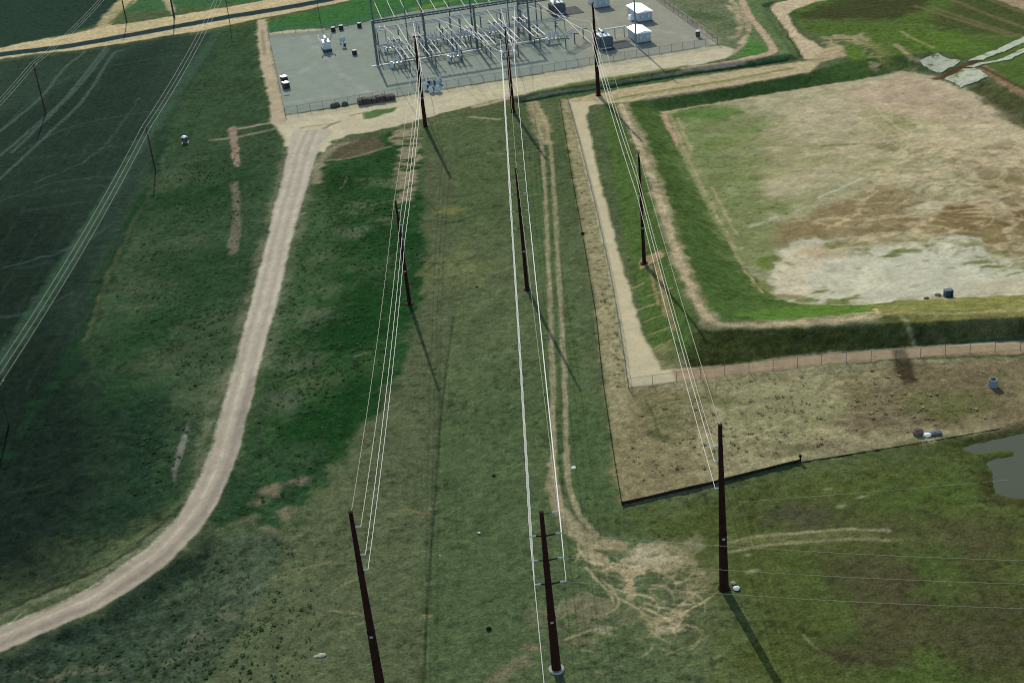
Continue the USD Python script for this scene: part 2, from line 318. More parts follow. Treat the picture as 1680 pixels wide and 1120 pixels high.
for pts in ([(0, 216), (66, 161), (100, 118), (140, 84)], [(0, 256), (74, 192), (120, 146), (175, 76)], [(0, 294), (96, 204), (140, 160), (185, 90), (203, 82)], [(20, 250), (96, 176), (140, 130), (178, 80)]):
    line(pts, 1.1, (92, 112, 102), soft=.8, warp=.3, op=.45, var=.1)
poly([(353, 50), (367, 48), (300, 150), (260, 210), (225, 260), (130, 420), (60, 530), (0, 620), (-10, 590), (50, 500), (120, 395), (205, 262), (244, 206), (300, 120)], (66, 90, 70), soft=2, warp=.8, op=.6, var=.15)
for k in range(34):
    x0 = -420 + k * 22; line([(x0 + 330, 96 - k * 1.0), (x0 + 180, 330), (x0, 640)], .5, (58, 80, 64) if k % 2 else (30, 46, 36), soft=.7, warp=.5, op=.22, brk=.3)
# scrub edge of the field
line([(268, 215), (250, 290), (205, 388), (180, 440), (150, 520), (120, 580), (80, 640), (40, 700), (5, 745)], 3.0, (30, 56, 36), soft=2, warp=2.2, op=.8, brk=.5)
line([(256, 300), (228, 350), (205, 395), (183, 440), (160, 500), (140, 560)], 1.0, (82, 86, 60), soft=.6, warp=.8, op=.6, brk=.4)
line([(330, 330), (280, 345), (240, 375), (210, 420), (180, 445)], 1.6, (78, 84, 62), soft=1, warp=1.2, op=.35, brk=.4)
for x, y, a in ((300, 330, 14), (330, 450, 16), (300, 540, 14), (245, 560, 12), (220, 640, 9), (350, 300, 16)):
    blob(x, y, a, a * 1.3, (34, 62, 36), soft=.9, warp=5, op=.55, brk=.6, nz=N12)
for x, y, a in ((290, 400, 7), (350, 540, 9), (370, 620, 8), (330, 650, 7), (285, 290, 9), (230, 480, 8), (262, 600, 7)):
    blob(x, y, a, a * 1.4, (84, 94, 70), soft=.9, warp=5, op=.4, brk=.7, nz=NS)
line([(470, 250), (452, 330), (436, 385), (420, 440), (402, 510), (384, 590), (366, 640)], 2.2, (112, 112, 92), soft=1.5, warp=1.2, op=.55, brk=.5)
line([(352, 655), (336, 715), (320, 790), (292, 838), (240, 885), (170, 940), (60, 985), (0, 1010)], 2.2, (108, 112, 92), soft=1.2, warp=1.2, op=.55, brk=.6)
line([(308, 694), (300, 730), (288, 765), (285, 790)], [.5, 1.2, .9, .3], (128, 128, 118), soft=.6, warp=.4, op=.8)
line([(300, 828), (250, 872), (180, 925), (100, 960), (0, 1005)], .9, (24, 34, 28), soft=.6, warp=.8, op=.7, brk=.3)
# pinkish paths left of the yard
line([(388, 212), (420, 206), (450, 200)], 1.6, (150, 136, 118), soft=.6, warp=.5, op=.9)
line([(345, 230), (385, 226), (440, 214), (458, 210)], 1.7, (134, 130, 104), soft=.8, warp=.6, op=.7, brk=.3)
line([(381, 210), (384, 235), (387, 255), (389, 272)], [2.6, 1.8, 2.2, 1.4], (138, 122, 106), soft=.7, warp=.6)
line([(384, 300), (388, 350), (384, 395), (382, 415)], [2.0, 1.8, 2.6, 1.6], (104, 100, 84), soft=.7, warp=.6, op=.9)
# --- highway with bare shoulders and its side tracks
poly([(-90, 92), (0, 79), (41, 70), (118, 56), (164, 45), (274, 29), (384, 10), (460, -3), (600, -30), (640, -14), (540, 8), (460, 25), (422, 31), (329, 51), (247, 63), (137, 81), (55, 89), (0, 97), (-90, 110)], (186, 170, 132), soft=1.2, warp=1.0, var=.2)
line([(-60, 98), (0, 90), (110, 76), (219, 57), (301, 42), (384, 27), (460, 15), (560, -3), (640, -18)], 3.0, (142, 128, 104), soft=2, warp=.8, op=.7)
i_hw = line([(-90, 101), (0, 89.5), (110, 76), (219, 56.5), (301, 41.5), (384, 26.5), (460, 14.5), (560, -4), (680, -26)], 6.6, (42, 62, 62), soft=1.2, warp=.3, var=.1)
poly([(157, 47), (165, 30), (196, 0), (230, -26), (262, -26), (226, 0), (196, 22), (178, 44)], (168, 156, 118), soft=2.0, warp=1.2, brk=.3)
line([(178, 40), (205, 15), (230, -10)], 1.2, (96, 104, 70), soft=.8, warp=.6, op=.8)
poly([(262, -8), (276, -8), (288, 14), (284, 24), (276, 16)], (160, 152, 122), soft=1.5, warp=1)
# --- grass behind the yard
poly([(437, 36), (540, 12), (640, -14), (900, -60), (900, -6), (760, 8), (680, 18), (585, 40), (440, 56)], (62, 104, 58), soft=1.5, warp=1, var=.2)
poly([(440, 54), (470, 50), (533, 47), (533, 52), (470, 58), (445, 62)], (190, 178, 150), soft=1, warp=.6)
poly([(660, 18), (700, 8), (760, -2), (700, 16)], (92, 128, 44), soft=2, warp=1)
# --- dark green wedge between the gravel road and the wires
poly([(545, 250), (610, 225), (640, 215), (690, 250), (704, 330), (700, 420), (690, 520), (660, 600), (600, 700), (540, 780), (490, 845), (430, 860), (350, 850), (372, 800), (400, 700), (430, 590), (470, 440), (500, 330)], (42, 72, 40), soft=3.5, warp=3, var=.35)
poly([(505, 280), (560, 290), (545, 400), (505, 540), (460, 660), (420, 760), (392, 800), (412, 700), (440, 580), (470, 440)], (68, 88, 58), soft=10, warp=5, op=.75, var=.3)
for x, y, a, c in ((600, 300, 4, (92, 102, 74)), (560, 440, 5, (80, 96, 64)), (520, 620, 6, (76, 92, 60)), (480, 740, 6, (82, 90, 66)), (630, 360, 3, (96, 100, 76)), (600, 600, 5, (60, 84, 50)), (590, 340, 5, (96, 104, 80)), (575, 380, 4, (92, 102, 78)), (610, 445, 6, (88, 98, 74)), (545, 470, 4, (84, 98, 70)), (520, 520, 5, (88, 98, 76)), (505, 590, 5, (84, 94, 74)), (470, 660, 5, (78, 88, 70)), (640, 300, 3, (98, 104, 78)), (530, 420, 4, (82, 96, 66))):
    blob(x, y, a, a * 1.1, c, soft=1, warp=4, op=.75, brk=.6, nz=NS)
for x, y, a in ((630, 470, 9), (600, 520, 10), (560, 560, 9), (590, 640, 9), (520, 700, 9), (560, 300, 8), (640, 390, 7)):
    blob(x, y, a, a * 1.3, (24, 56, 26), soft=1, warp=4, op=.75, brk=.5, nz=N12)
poly([(385, 770), (430, 740), (520, 720), (540, 760), (500, 830), (440, 870), (380, 880), (355, 850)], (42, 66, 42), soft=4, warp=4, op=.8, var=.5)
for x, y in ((420, 820), (450, 800), (470, 842), (400, 855), (438, 868), (425, 905), (490, 790), (375, 890), (350, 930)):
    blob(x, y, 2.2, 1.6, (128, 116, 98), soft=1, warp=2, op=.6, brk=.5)
line([(510, 270), (498, 330), (480, 400), (462, 480), (446, 550), (436, 600)], 3.0, (104, 110, 88), soft=2.5, warp=1.5, op=.55, brk=.4)
line([(435, 660), (415, 720), (395, 780), (362, 830), (330, 880), (270, 940), (200, 990)], 2.4, (44, 62, 44), soft=2, warp=1.4, op=.6, brk=.4)
# --- lower left
poly([(-60, 1110), (0, 1078), (110, 1028), (230, 965), (330, 885), (420, 870), (470, 880), (440, 980), (330, 1120), (320, 1180), (-100, 1180)], (66, 79, 60), soft=5, warp=3, var=.4)
poly([(-60, 1100), (0, 1075), (100, 1030), (220, 972), (300, 905), (350, 880), (350, 925), (270, 985), (190, 1040), (90, 1085), (-60, 1140)], (32, 48, 36), soft=4, warp=3, var=.45, op=.85)
for x, y, a in ((60, 1080, 4), (120, 1060, 4), (30, 1105, 5), (290, 1060, 4), (240, 1100, 4), (350, 1010, 4), (400, 960, 5), (160, 1100, 4)):
    blob(x, y, a * 1.3, a * .7, (84, 96, 76), soft=1, warp=3, op=.5, brk=.8, nz=NR)
for pts in ([(120, 1120), (170, 1080), (240, 1040)], [(30, 1110), (90, 1075), (150, 1050)], [(260, 1120), (300, 1085), (380, 1050)]):
    line(pts, .5, (34, 46, 38), soft=.5, warp=.8, op=.6, brk=.5)
poly([(-60, 1120), (0, 1085), (110, 1050), (200, 1010), (280, 985), (330, 1010), (260, 1060), (200, 1110), (180, 1180), (-60, 1180)], (46, 62, 49), soft=7, warp=5, op=.65, var=.5)
for x, y, rx, ry in ((300, 1060, 5, 2.5), (360, 1010, 4, 2), (250, 1105, 5, 2), (440, 960, 4, 1.5), (400, 1080, 4, 2), (150, 1100, 4, 1.5), (520, 900, 4, 1.5), (560, 1010, 4, 1.5), (90, 1110, 4, 1.6)):
    blob(x, y, rx, ry, (104, 106, 82), soft=1, warp=3.5, op=.55, brk=.7, nz=NR)
poly([(180, 700), (225, 645), (262, 650), (290, 700), (284, 770), (280, 820), (230, 870), (150, 920), (120, 900), (190, 800)], (30, 51, 36), soft=10, warp=5, op=.8, var=.45)
strokes([(0, 1110), (200, 1020), (330, 930), (420, 960), (380, 1110)], 70, 4, .35, [(96, 106, 86), (70, 84, 66), (88, 94, 72), (28, 40, 32)], 5, .55, 1.0, .5, 1.2)
strokes([(340, 900), (500, 850), (700, 850), (690, 1110), (400, 1110)], 60, 3.5, .3, [(112, 108, 82), (60, 70, 48), (104, 104, 74)], 6, .45, 1.2, .3, 1.6)
strokes([(740, 500), (850, 500), (885, 830), (900, 1100), (720, 1100), (716, 800)], 40, 3, .3, [(98, 102, 70), (52, 64, 42)], 7, .4, 1.0, .2, 1.4)
strokes([(310, 240), (460, 240), (440, 400), (370, 640), (200, 620), (220, 400)], 60, 6, .5, [(84, 98, 66), (28, 54, 30), (74, 90, 58)], 8, .45, 1.2, .7, 1.4)
strokes([(510, 270), (640, 260), (690, 400), (640, 600), (480, 800), (420, 740), (480, 450)], 70, 5, .5, [(86, 98, 68), (22, 50, 24), (76, 92, 58)], 9, .45, 1.2, .4, 1.6)
strokes([(200, 860), (300, 830), (360, 760), (370, 860), (270, 930), (60, 990)], 24, 4, .4, [(92, 98, 76), (40, 54, 38)], 10, .5, .8, .5, .8)
strokes([(140, 700), (0, 760), (0, 960), (100, 930), (170, 830)], 30, 7, .5, [(38, 56, 46), (14, 26, 20), (48, 60, 46)], 11, .45, .8, .25, .6)
strokes([(330, 60), (60, 130), (0, 420), (40, 560), (180, 380), (270, 200)], 60, 14, .5, [(62, 86, 74), (30, 46, 38), (54, 78, 66)], 12, .4, .6, .25, .5)
# --- middle
poly([(690, 240), (740, 240), (745, 520), (726, 660), (714, 840), (700, 960), (690, 1150), (330, 1150), (440, 960), (490, 850), (600, 705), (665, 600), (700, 460)], (84, 92, 66), soft=2.5, warp=1.5, op=.75, var=.2)
poly([(690, 440), (740, 420), (760, 395), (790, 430), (830, 440), (780, 470), (700, 480)], (106, 112, 74), soft=3, warp=3, op=.55, brk=.4, nz=NS)
blob(735, 345, 5, 3, (112, 112, 66), soft=1, warp=2, op=.7, brk=.5)
poly([(640, 215), (690, 210), (690, 260), (682, 330), (660, 380), (650, 330), (650, 260)], (148, 138, 112), soft=2, warp=2, op=.75, brk=.6, nz=NR)
poly([(545, 245), (560, 232), (620, 222), (630, 240), (600, 256), (540, 262)], (92, 84, 68), soft=2, warp=1.6, op=.85)
line([(520, 300), (524, 270), (545, 245), (580, 232)], 2.2, (140, 132, 110), soft=1.5, warp=1, op=.7, brk=.4)
line([(530, 265), (580, 258), (640, 240)], .9, (138, 128, 106), soft=.5, warp=.5, op=.7)
line([(590, 340), (640, 330), (660, 325)], .4, (128, 120, 96), soft=.4, warp=.6, op=.6, brk=.5)
for pts in ([(705, 362), (745, 364), (765, 358)], [(740, 430), (770, 425), (780, 420)], [(700, 330), (715, 345)]):
    line(pts, .7, (50, 66, 44), soft=.5, warp=.4, op=.7)
for x, y in ((712, 835), (716, 825), (704, 957), (699, 1010)):
    blob(x, y, .8, .5, (132, 122, 92), soft=.8, warp=.5, op=.8)
line([(655, 838), (670, 836), (690, 840), (706, 841)], .6, (116, 104, 76), soft=.4, warp=.5, op=.8, brk=.3)
for pts in ([(488, 942), (505, 930), (540, 922)], [(560, 960), (585, 948)], [(540, 1000), (590, 1008)], [(560, 310), (570, 290)], [(580, 585), (605, 578)]):
    line(pts, .45, (124, 116, 88), soft=.4, warp=.5, op=.6, brk=.3)
poly([(720, 700), (860, 560), (880, 830), (900, 1130), (700, 1130), (712, 860)], (76, 92, 62), soft=6, warp=4, op=.6)
poly([(860, 300), (905, 300), (945, 520), (1010, 800), (1010, 860), (960, 840), (920, 800), (905, 650)], (76, 96, 60), soft=4, warp=3, op=.6)
line([(745, 520), (738, 560), (726, 660), (716, 780), (712, 840), (704, 950), (698, 1040), (694, 1125)], .34, (50, 62, 42), soft=.3, warp=.15, op=.85, brk=.1)  # thin darker line painted along the shallow groove in the grass
# twin wheel ruts right of the centre line
ruts([(868, 165), (888, 200), (897, 250), (902, 320), (906, 400), (910, 480), (914, 560), (917, 640), (918, 720), (922, 790), (938, 842), (968, 878)], 2.0, .9, (148, 140, 110), soft=.4, warp=.25, op=.85, var=.2, brk=.1)
line([(868, 165), (886, 200), (896, 235)], [2, 4.5, 2.5], (158, 146, 112), soft=1.2, warp=1.2, op=.7, brk=.4)
line([(902, 760), (908, 812), (934, 858), (975, 888), (1020, 895)], [1.2, 1.8, 2.4, 3.4, 2], (146, 137, 108), soft=1, warp=.8, op=.85, brk=.2)
for pts in ([(800, 252), (850, 252), (890, 246)], [(905, 412), (914, 410)], [(850, 320), (900, 318)]):
    line(pts, .6, (122, 116, 88), soft=.4, warp=.4, op=.6)
# --- foot of the right-hand pole: trampled earth
poly([(1050, 890), (1100, 875), (1180, 880), (1185, 915), (1180, 960), (1130, 990), (1100, 1040), (1060, 1030), (1030, 960), (960, 930), (930, 900), (1000, 885)], (150, 140, 108), soft=2.5, warp=2.2, op=.85, brk=.9, nz=NR, var=.35)
blob(1115, 912, 6.0, 5.0, (182, 170, 140), soft=.7, warp=2.5, op=.95, brk=.3, nz=NR2)
blob(1112, 903, 7.0, 3.6, (196, 186, 158), soft=.9, warp=2.5, op=.9, brk=.15, nz=NS)
blob(1100, 940, 6.0, 3.6, (170, 160, 130), soft=1, warp=3, op=.8, brk=.5, nz=NR)
blob(1150, 935, 3.5, 3.5, (178, 166, 136), soft=.8, warp=2, op=.85, brk=.3, nz=NR)
blob(1080, 950, 6, 4, (158, 146, 114), soft=.9, warp=3, op=.8, brk=.8, nz=NR)
blob(1088, 1035, 2.6, 1.2, (160, 152, 122), soft=.9, warp=1.5, op=.8, brk=.5)
blob(960, 1000, 8, 5, (128, 122, 96), soft=.9, warp=3, op=.6, brk=.9, nz=NR)
line([(1184, 966), (1150, 990), (1125, 1003)], .35, (176, 164, 128), soft=.3, warp=.25)
for pts in ([(945, 890), (962, 918), (990, 925), (1030, 925)], [(960, 930), (1000, 970), (1060, 1010)], [(1060, 990), (1100, 1000), (1130, 1010)], [(930, 1050), (965, 1035), (985, 1030)], [(1100, 1005), (1140, 975), (1160, 960)]):
    line(pts, .4, (160, 150, 116), soft=.3, warp=.5, op=.75, brk=.3)
strokes([(930, 890), (1000, 890), (1180, 880), (1180, 970), (1110, 1030), (1050, 1030), (980, 960)], 90, 4.5, .35, [(172, 158, 124), (150, 140, 108), (186, 172, 138), (84, 88, 58)], 15, .75, 2.2, -.6, 1.6)
strokes([(1060, 880), (1180, 885), (1180, 950), (1090, 960)], 50, 3.5, .4, [(190, 176, 144), (166, 150, 116)], 16, .75, 2.5, .2, 2.4)
strokes([(930, 1030), (1060, 1010), (1180, 960), (1200, 1100), (960, 1110)], 26, 2.5, .35, [(150, 142, 110), (128, 124, 92)], 17, .6, 1.5, .2, 1.5)
strokes([(1200, 790), (1560, 760), (1600, 880), (1660, 1100), (1220, 1110)], 50, 8, .45, [(88, 92, 54), (62, 60, 42), (80, 88, 48)], 18, .35, .6, .05, .4)
poly([(800, 1115), (840, 1080), (870, 1075), (880, 1090), (850, 1100), (830, 1120)], (122, 112, 88), soft=1, warp=1.2, op=.7, brk=.6)
blob(868, 1060, 1.4, 1.2, (128, 112, 92), soft=.9, warp=1, op=.8, brk=.4)
blob(960, 1060, 2.2, 1.8, (118, 108, 86), soft=.9, warp=1.5, op=.6, brk=.7, nz=NR)
blob(1000, 1030, 2.5, 1.0, (140, 134, 108), soft=.9, warp=1.5, op=.6, brk=.8, nz=NR)
# --- lower right olive field; reddish patches are window reflections painted into the ground colour
poly([(1020, 850), (1180, 800), (1310, 770), (1600, 725), (1640, 810), (1900, 830), (1900, 1200), (1150, 1200), (1200, 1000), (1050, 860)], (75, 85, 45), soft=14, warp=4, var=.2)
for x, y, rx, ry, c in ((1430, 950, 9, 9, (72, 66, 50)), (1420, 1060, 7, 8, (66, 60, 46)), (1610, 1020, 8, 16, (66, 60, 46)), (1340, 850, 6, 5, (76, 74, 58)), (1520, 870, 10, 6, (76, 72, 52)), (1500, 1000, 7, 8, (74, 66, 50)), (1620, 890, 8, 6, (72, 66, 48)), (1290, 840, 7, 4, (70, 72, 52))):
    blob(x, y, rx, ry, c, soft=1.2, warp=4, op=.7, brk=.3, nz=N12)
for x, y, rx, ry in ((1350, 980, 4, 10), (1480, 820, 7, 5), (1560, 800, 5, 6), (1500, 1110, 8, 5), (1540, 940, 4, 12)):
    blob(x, y, rx, ry, (72, 92, 44), soft=1.2, warp=4, op=.6, brk=.3, nz=N12)
ruts([(1192, 898), (1250, 887), (1330, 880), (1400, 876), (1460, 878)], 2.2, .6, (142, 136, 104), soft=.5, warp=.3, op=.8, brk=.1)
line([(1195, 893), (1280, 884), (1400, 882), (1480, 886), (1560, 884)], 2.2, (106, 108, 72), soft=1.2, warp=1, op=.5, brk=.5)
line([(1318, 1040), (1330, 1055), (1355, 1072)], .3, (124, 124, 88), soft=.3, warp=.1, op=.8)
line([(1345, 1065), (1400, 1080), (1500, 1092)], 1.0, (58, 52, 40), soft=1, warp=.6, op=.6)
for x, y in ((1225, 910), (1235, 935), (1150, 940), (1360, 800), (1410, 815), (1380, 830)):
    blob(x, y, .9, .4, (140, 136, 108), soft=.9, warp=.6, op=.7, brk=.4)
# --- dry strip between the black fabric fence and the wire fence, dry grass triangle
poly([(919, 163), (932, 163), (950, 240), (975, 340), (1000, 450), (1022, 560), (1030, 636), (1120, 626), (1180, 616), (1330, 598), (1500, 590), (1700, 585), (1760, 690), (1600, 712), (1313, 757), (1160, 796), (1021, 828), (1005, 730), (990, 620), (980, 520), (960, 400), (940, 290)], (140, 134, 102), soft=1.2, warp=.8, var=.3)
for _x, _y in [(925 + k * 2.9 + (k * 7919 % 13) - 3 + (k > 14) * (k - 14) * .6, 180 + k * 15.5) for k in range(29)]:
    for _d in (0, 9): blob(_x + _d + (_x * 37 + _d) % 11, _y + _d, .55, .4, (78, 72, 48), soft=.8, warp=.5, op=.8)
poly([(1030, 636), (1060, 640), (1120, 640), (1180, 640), (1140, 740), (1160, 796), (1021, 828), (1005, 730)], (122, 114, 84), soft=3, warp=2, op=.8, var=.25)
for x, y, rx, ry in ((1085, 665, 6, 4), (1110, 700, 6, 4), (1150, 650, 6, 3), (1260, 660, 7, 3), (1350, 690, 7, 3), (1230, 730, 8, 2.5), (1400, 650, 7, 3)):
    blob(x, y, rx, ry, (100, 106, 68), soft=1, warp=4, op=.6, brk=.6, nz=NS)
poly([(1180, 620), (1420, 600), (1430, 650), (1330, 720), (1200, 740)], (136, 134, 98), soft=4, warp=2.5, op=.7, brk=.5, nz=NS)
poly([(1380, 615), (1480, 600), (1700, 590), (1760, 690), (1640, 705), (1500, 700), (1400, 720)], (96, 84, 62), soft=4, warp=2.5, op=.75, brk=.3)
strokes([(1050, 650), (1200, 630), (1430, 610), (1450, 710), (1310, 740), (1160, 780), (1040, 800)], 110, 3.5, .4, [(160, 154, 116), (92, 88, 60), (150, 146, 104), (104, 106, 72)], 19, .55, 1.6, .2, 1.8)
strokes([(1420, 610), (1660, 595), (1680, 690), (1450, 710)], 50, 4, .5, [(112, 96, 70), (96, 104, 56), (74, 62, 46)], 20, .5, 1.2, .15, 1.2)
poly([(1500, 640), (1560, 635), (1640, 650), (1620, 680), (1540, 690), (1490, 670)], (88, 96, 52), soft=3, warp=2.5, op=.7, brk=.5, nz=NS)
for x, y, rx, ry, c in ((1090, 690, 3, 2, (72, 82, 52)), (1078, 712, 1.6, 2.6, (58, 72, 42)), (1180, 660, 4, 2, (92, 96, 62)), (1100, 655, 2.5, 1.2, (84, 92, 58)), (1300, 735, 8, 2.0, (84, 82, 58)), (1440, 735, 10, 1.8, (84, 84, 52)), (1410, 690, 6, 2, (104, 92, 72))):
    blob(x, y, rx, ry, c, soft=1, warp=2, op=.75, brk=.5)
poly([(1463, 590), (1492, 588), (1506, 628), (1480, 630), (1470, 612)], (58, 50, 36), soft=1.2, warp=.6, op=.9)
line([(1200, 720), (1240, 712), (1275, 698)], .5, (164, 154, 118), soft=.4, warp=.4, op=.8)
line([(1060, 655), (1075, 690), (1085, 720)], .5, (70, 72, 52), soft=.4, warp=.3, op=.6)
# --- pond edge
poly([(1500, 735), (1560, 722), (1640, 712), (1700, 700), (1900, 690), (1900, 860), (1660, 830), (1615, 812), (1600, 780), (1575, 752)], (66, 74, 38), soft=4, warp=1.5, var=.2, op=.8)
poly([(1570, 732), (1625, 716), (1700, 700), (1700, 690), (1640, 700), (1600, 716)], (68, 56, 36), soft=2, warp=1, op=.6)
poly([(1612, 770), (1636, 812), (1700, 822), (1700, 835), (1620, 822), (1604, 790)], (62, 56, 34), soft=2, warp=1, op=.6)
# --- basin berms and floor
GB = (70, 92, 48)
poly([(990, 172), (1012, 176), (1045, 260), (1080, 360), (1110, 450), (1140, 530), (1150, 575), (1100, 600), (1075, 592), (1050, 500), (1030, 420), (1005, 290)], (74, 96, 50), soft=1.2, warp=.8)
poly([(1030, 168), (1088, 183), (1120, 250), (1165, 340), (1210, 420), (1260, 480), (1310, 498), (1440, 505), (1440, 516), (1250, 527), (1188, 526), (1150, 490), (1120, 420), (1085, 320), (1055, 230)], (70, 92, 48), soft=1.5, warp=1.0)
poly([(1200, 517), (1300, 502), (1440, 497), (1440, 512), (1250, 526)], (80, 110, 46), soft=1.5, warp=.8, op=.8)
poly([(1430, 500), (1560, 488), (1680, 482), (1900, 470), (1900, 520), (1680, 530), (1440, 530)], (112, 114, 66), soft=2, warp=1.5, var=.3)
poly([(1140, 545), (1162, 540), (1300, 541), (1440, 532), (1680, 520), (1900, 505), (1900, 545), (1680, 552), (1500, 568), (1330, 583), (1170, 602), (1120, 602)], (60, 68, 36), soft=1.5, warp=1.0, var=.45)
blob(1600, 540, 10, 3, (96, 88, 62), soft=1, warp=3, op=.6, brk=.5)
poly([(1440, 520), (1475, 515), (1492, 560), (1470, 568), (1440, 556)], (72, 78, 44), soft=1.5, warp=1, op=.8)
poly([(1012, 172), (1030, 169), (1066, 240), (1102, 340), (1130, 430), (1158, 492), (1188, 526), (1300, 524), (1440, 512), (1440, 526), (1300, 538), (1162, 540), (1138, 512), (1105, 432), (1074, 340), (1040, 240)], (164, 153, 122), soft=1.5, warp=1.2, op=.7, brk=.55, nz=NS)
line([(1018, 172), (1050, 240), (1086, 340), (1116, 430), (1146, 500), (1172, 528), (1220, 533), (1330, 528), (1440, 519)], 1.5, (176, 160, 128), soft=.8, warp=.6, op=.85, brk=.3)
line([(1440, 517), (1480, 514), (1560, 514), (1680, 508), (1900, 496)], .9, (150, 140, 100), soft=.6, warp=.5, op=.85)
line([(1436, 506), (1444, 520)], .8, (156, 146, 108), soft=.5, warp=.4)
line([(1476, 512), (1492, 545), (1500, 566)], .8, (140, 134, 96), soft=.5, warp=.6, op=.7, brk=.3)
for a, b in (((1036, 474), (1058, 464)), ((1058, 528), (1088, 516)), ((1064, 550), (1098, 535)), ((1068, 574), (1105, 555)), ((1062, 486), (1100, 474)), ((1045, 508), (1072, 500))):
    line([a, b], .5, (150, 136, 98), soft=.4, warp=.4, op=.75)
poly([(1048, 432), (1052, 424), (1085, 410), (1090, 420), (1066, 432), (1050, 442)], (148, 130, 98), soft=.8, warp=.5)
for a, b in (((1066, 436), (1080, 500)), ((1075, 420), (1092, 520)), ((1080, 440), (1104, 540))):
    line([a, b], .6, (150, 128, 96), soft=.5, warp=.3, op=.7)
poly([(1065, 575), (1095, 560), (1130, 596), (1100, 606), (1080, 600)], (132, 128, 92), soft=1, warp=1.2, op=.7, brk=.7)
strokes([(1012, 176), (1045, 260), (1080, 360), (1110, 450), (1140, 530), (1100, 600), (1050, 500), (1020, 360)], 50, 4, .25, [(104, 114, 66), (52, 74, 36), (126, 120, 84)], 44, .5, .5, .35, .6)
strokes([(1050, 190), (1088, 183), (1165, 340), (1262, 482), (1190, 522), (1120, 400)], 90, 4, .3, [(92, 112, 60), (50, 76, 32), (116, 116, 76)], 45, .5, .5, .4, .7)
strokes([(1170, 545), (1440, 535), (1680, 522), (1680, 550), (1330, 580), (1170, 600)], 70, 4, .35, [(84, 82, 50), (44, 52, 26), (72, 84, 40)], 46, .5, .6, 0, .9)
# basin north bank and floor
poly([(1030, 168), (1200, 143), (1330, 120), (1400, 98), (1470, 92), (1500, 104), (1420, 128), (1300, 149), (1180, 168), (1088, 184)], (72, 96, 50), soft=1, warp=.5)
FLOORP = [(1088, 183), (1180, 169), (1300, 149), (1420, 129), (1480, 117), (1532, 125), (1575, 147), (1600, 151), (1660, 190), (1720, 225), (1960, 370), (2000, 470), (1680, 483), (1560, 489), (1400, 499), (1310, 499), (1262, 481), (1205, 420), (1160, 340), (1115, 250)]
i_b, sd_b = poly(FLOORP, (160, 154, 122), soft=1.2, warp=.8, var=.2)
BASIN = np.full(len(P), -1e3); BASIN[i_b] = sd_b
def floor_poly(*a, **k): poly(*a, **k)
poly([(1088, 183), (1180, 170), (1230, 178), (1215, 195), (1190, 215), (1200, 260), (1225, 320), (1240, 380), (1260, 440), (1262, 480), (1200, 420), (1150, 330), (1112, 245)], (96, 114, 66), soft=14, warp=6, var=.25, op=.85)
poly([(1150, 200), (1260, 190), (1330, 220), (1340, 300), (1290, 380), (1270, 450), (1200, 400)], (116, 126, 80), soft=16, warp=8, op=.9, brk=.5, nz=NS)
poly([(1095, 182), (1170, 172), (1215, 182), (1200, 194), (1110, 196)], (78, 112, 50), soft=4, warp=3, op=.65)
for x, y, rx, ry in ((1225, 295, 7, 5), (1180, 235, 8, 3), (1250, 210, 12, 2), (1270, 340, 8, 3), (1330, 240, 9, 2), (1250, 262, 10, 2), (1390, 190, 12, 2)):
    blob(x, y, rx, ry, (104, 124, 66), soft=1, warp=4, op=.7, brk=.6, nz=NS)
poly([(1250, 220), (1330, 170), (1430, 135), (1500, 125), (1600, 160), (1680, 200), (1680, 300), (1560, 250), (1440, 260), (1330, 300), (1260, 330)], (176, 163, 134), soft=8, warp=5, op=.75, brk=.25, nz=NS)
poly([(1420, 180), (1480, 170), (1560, 165), (1620, 200), (1560, 220), (1500, 215), (1440, 215)], (150, 150, 108), soft=4, warp=4, op=.8, brk=.3, nz=NS)
poly([(1265, 375), (1370, 335), (1440, 300), (1520, 330), (1680, 330), (1900, 330), (1900, 420), (1640, 420), (1500, 380), (1400, 400), (1270, 400)], (122, 106, 72), soft=6, warp=5, op=.85, brk=.3)
poly([(1530, 345), (1580, 330), (1680, 345), (1900, 340), (1900, 390), (1680, 375), (1560, 372)], (108, 86, 58), soft=3.5, warp=3, op=.7, brk=.3, nz=NS)
poly([(1580, 250), (1680, 230), (1900, 260), (1900, 340), (1680, 330), (1600, 320)], (126, 112, 84), soft=4, warp=4, op=.7, brk=.5, nz=NS)
for k, (x, y, rx) in enumerate(((1450, 240, 6), (1490, 255, 7), (1530, 280, 8), (1560, 300, 7), (1500, 320, 6), (1600, 270, 8), (1640, 300, 8), (1460, 205, 5), (1520, 200, 6), (1430, 280, 5), (1400, 360, 8), (1470, 380, 9), (1540, 400, 9), (1590, 380, 8))):
    blob(x, y, rx, rx * .5, (184, 168, 132) if k % 3 else (118, 116, 66), soft=1, warp=5, op=.75, brk=.9, nz=NR)
poly([(1475, 340), (1530, 330), (1562, 332), (1540, 352), (1500, 352)], (192, 182, 152), soft=1.5, warp=2.5, op=.85, brk=.2)
line([(1344, 324), (1372, 312), (1412, 294)], .7, (188, 190, 172), soft=.4, warp=.3, op=.85)
line([(1230, 372), (1260, 362), (1310, 345)], 1.2, (176, 176, 152), soft=1, warp=.8, op=.6, brk=.3)
line([(1348, 240), (1372, 238), (1420, 236)], .9, (92, 90, 60), soft=.6, warp=.6, op=.8)
for pts in ([(1100, 188), (1112, 220), (1130, 260), (1165, 330), (1195, 390), (1220, 440), (1250, 480)], [(1112, 192), (1135, 250)], [(1168, 305), (1195, 360), (1210, 385)]):
    line(pts, [.6] * len(pts), (164, 148, 112), soft=.4, warp=.6, op=.8, brk=.4)
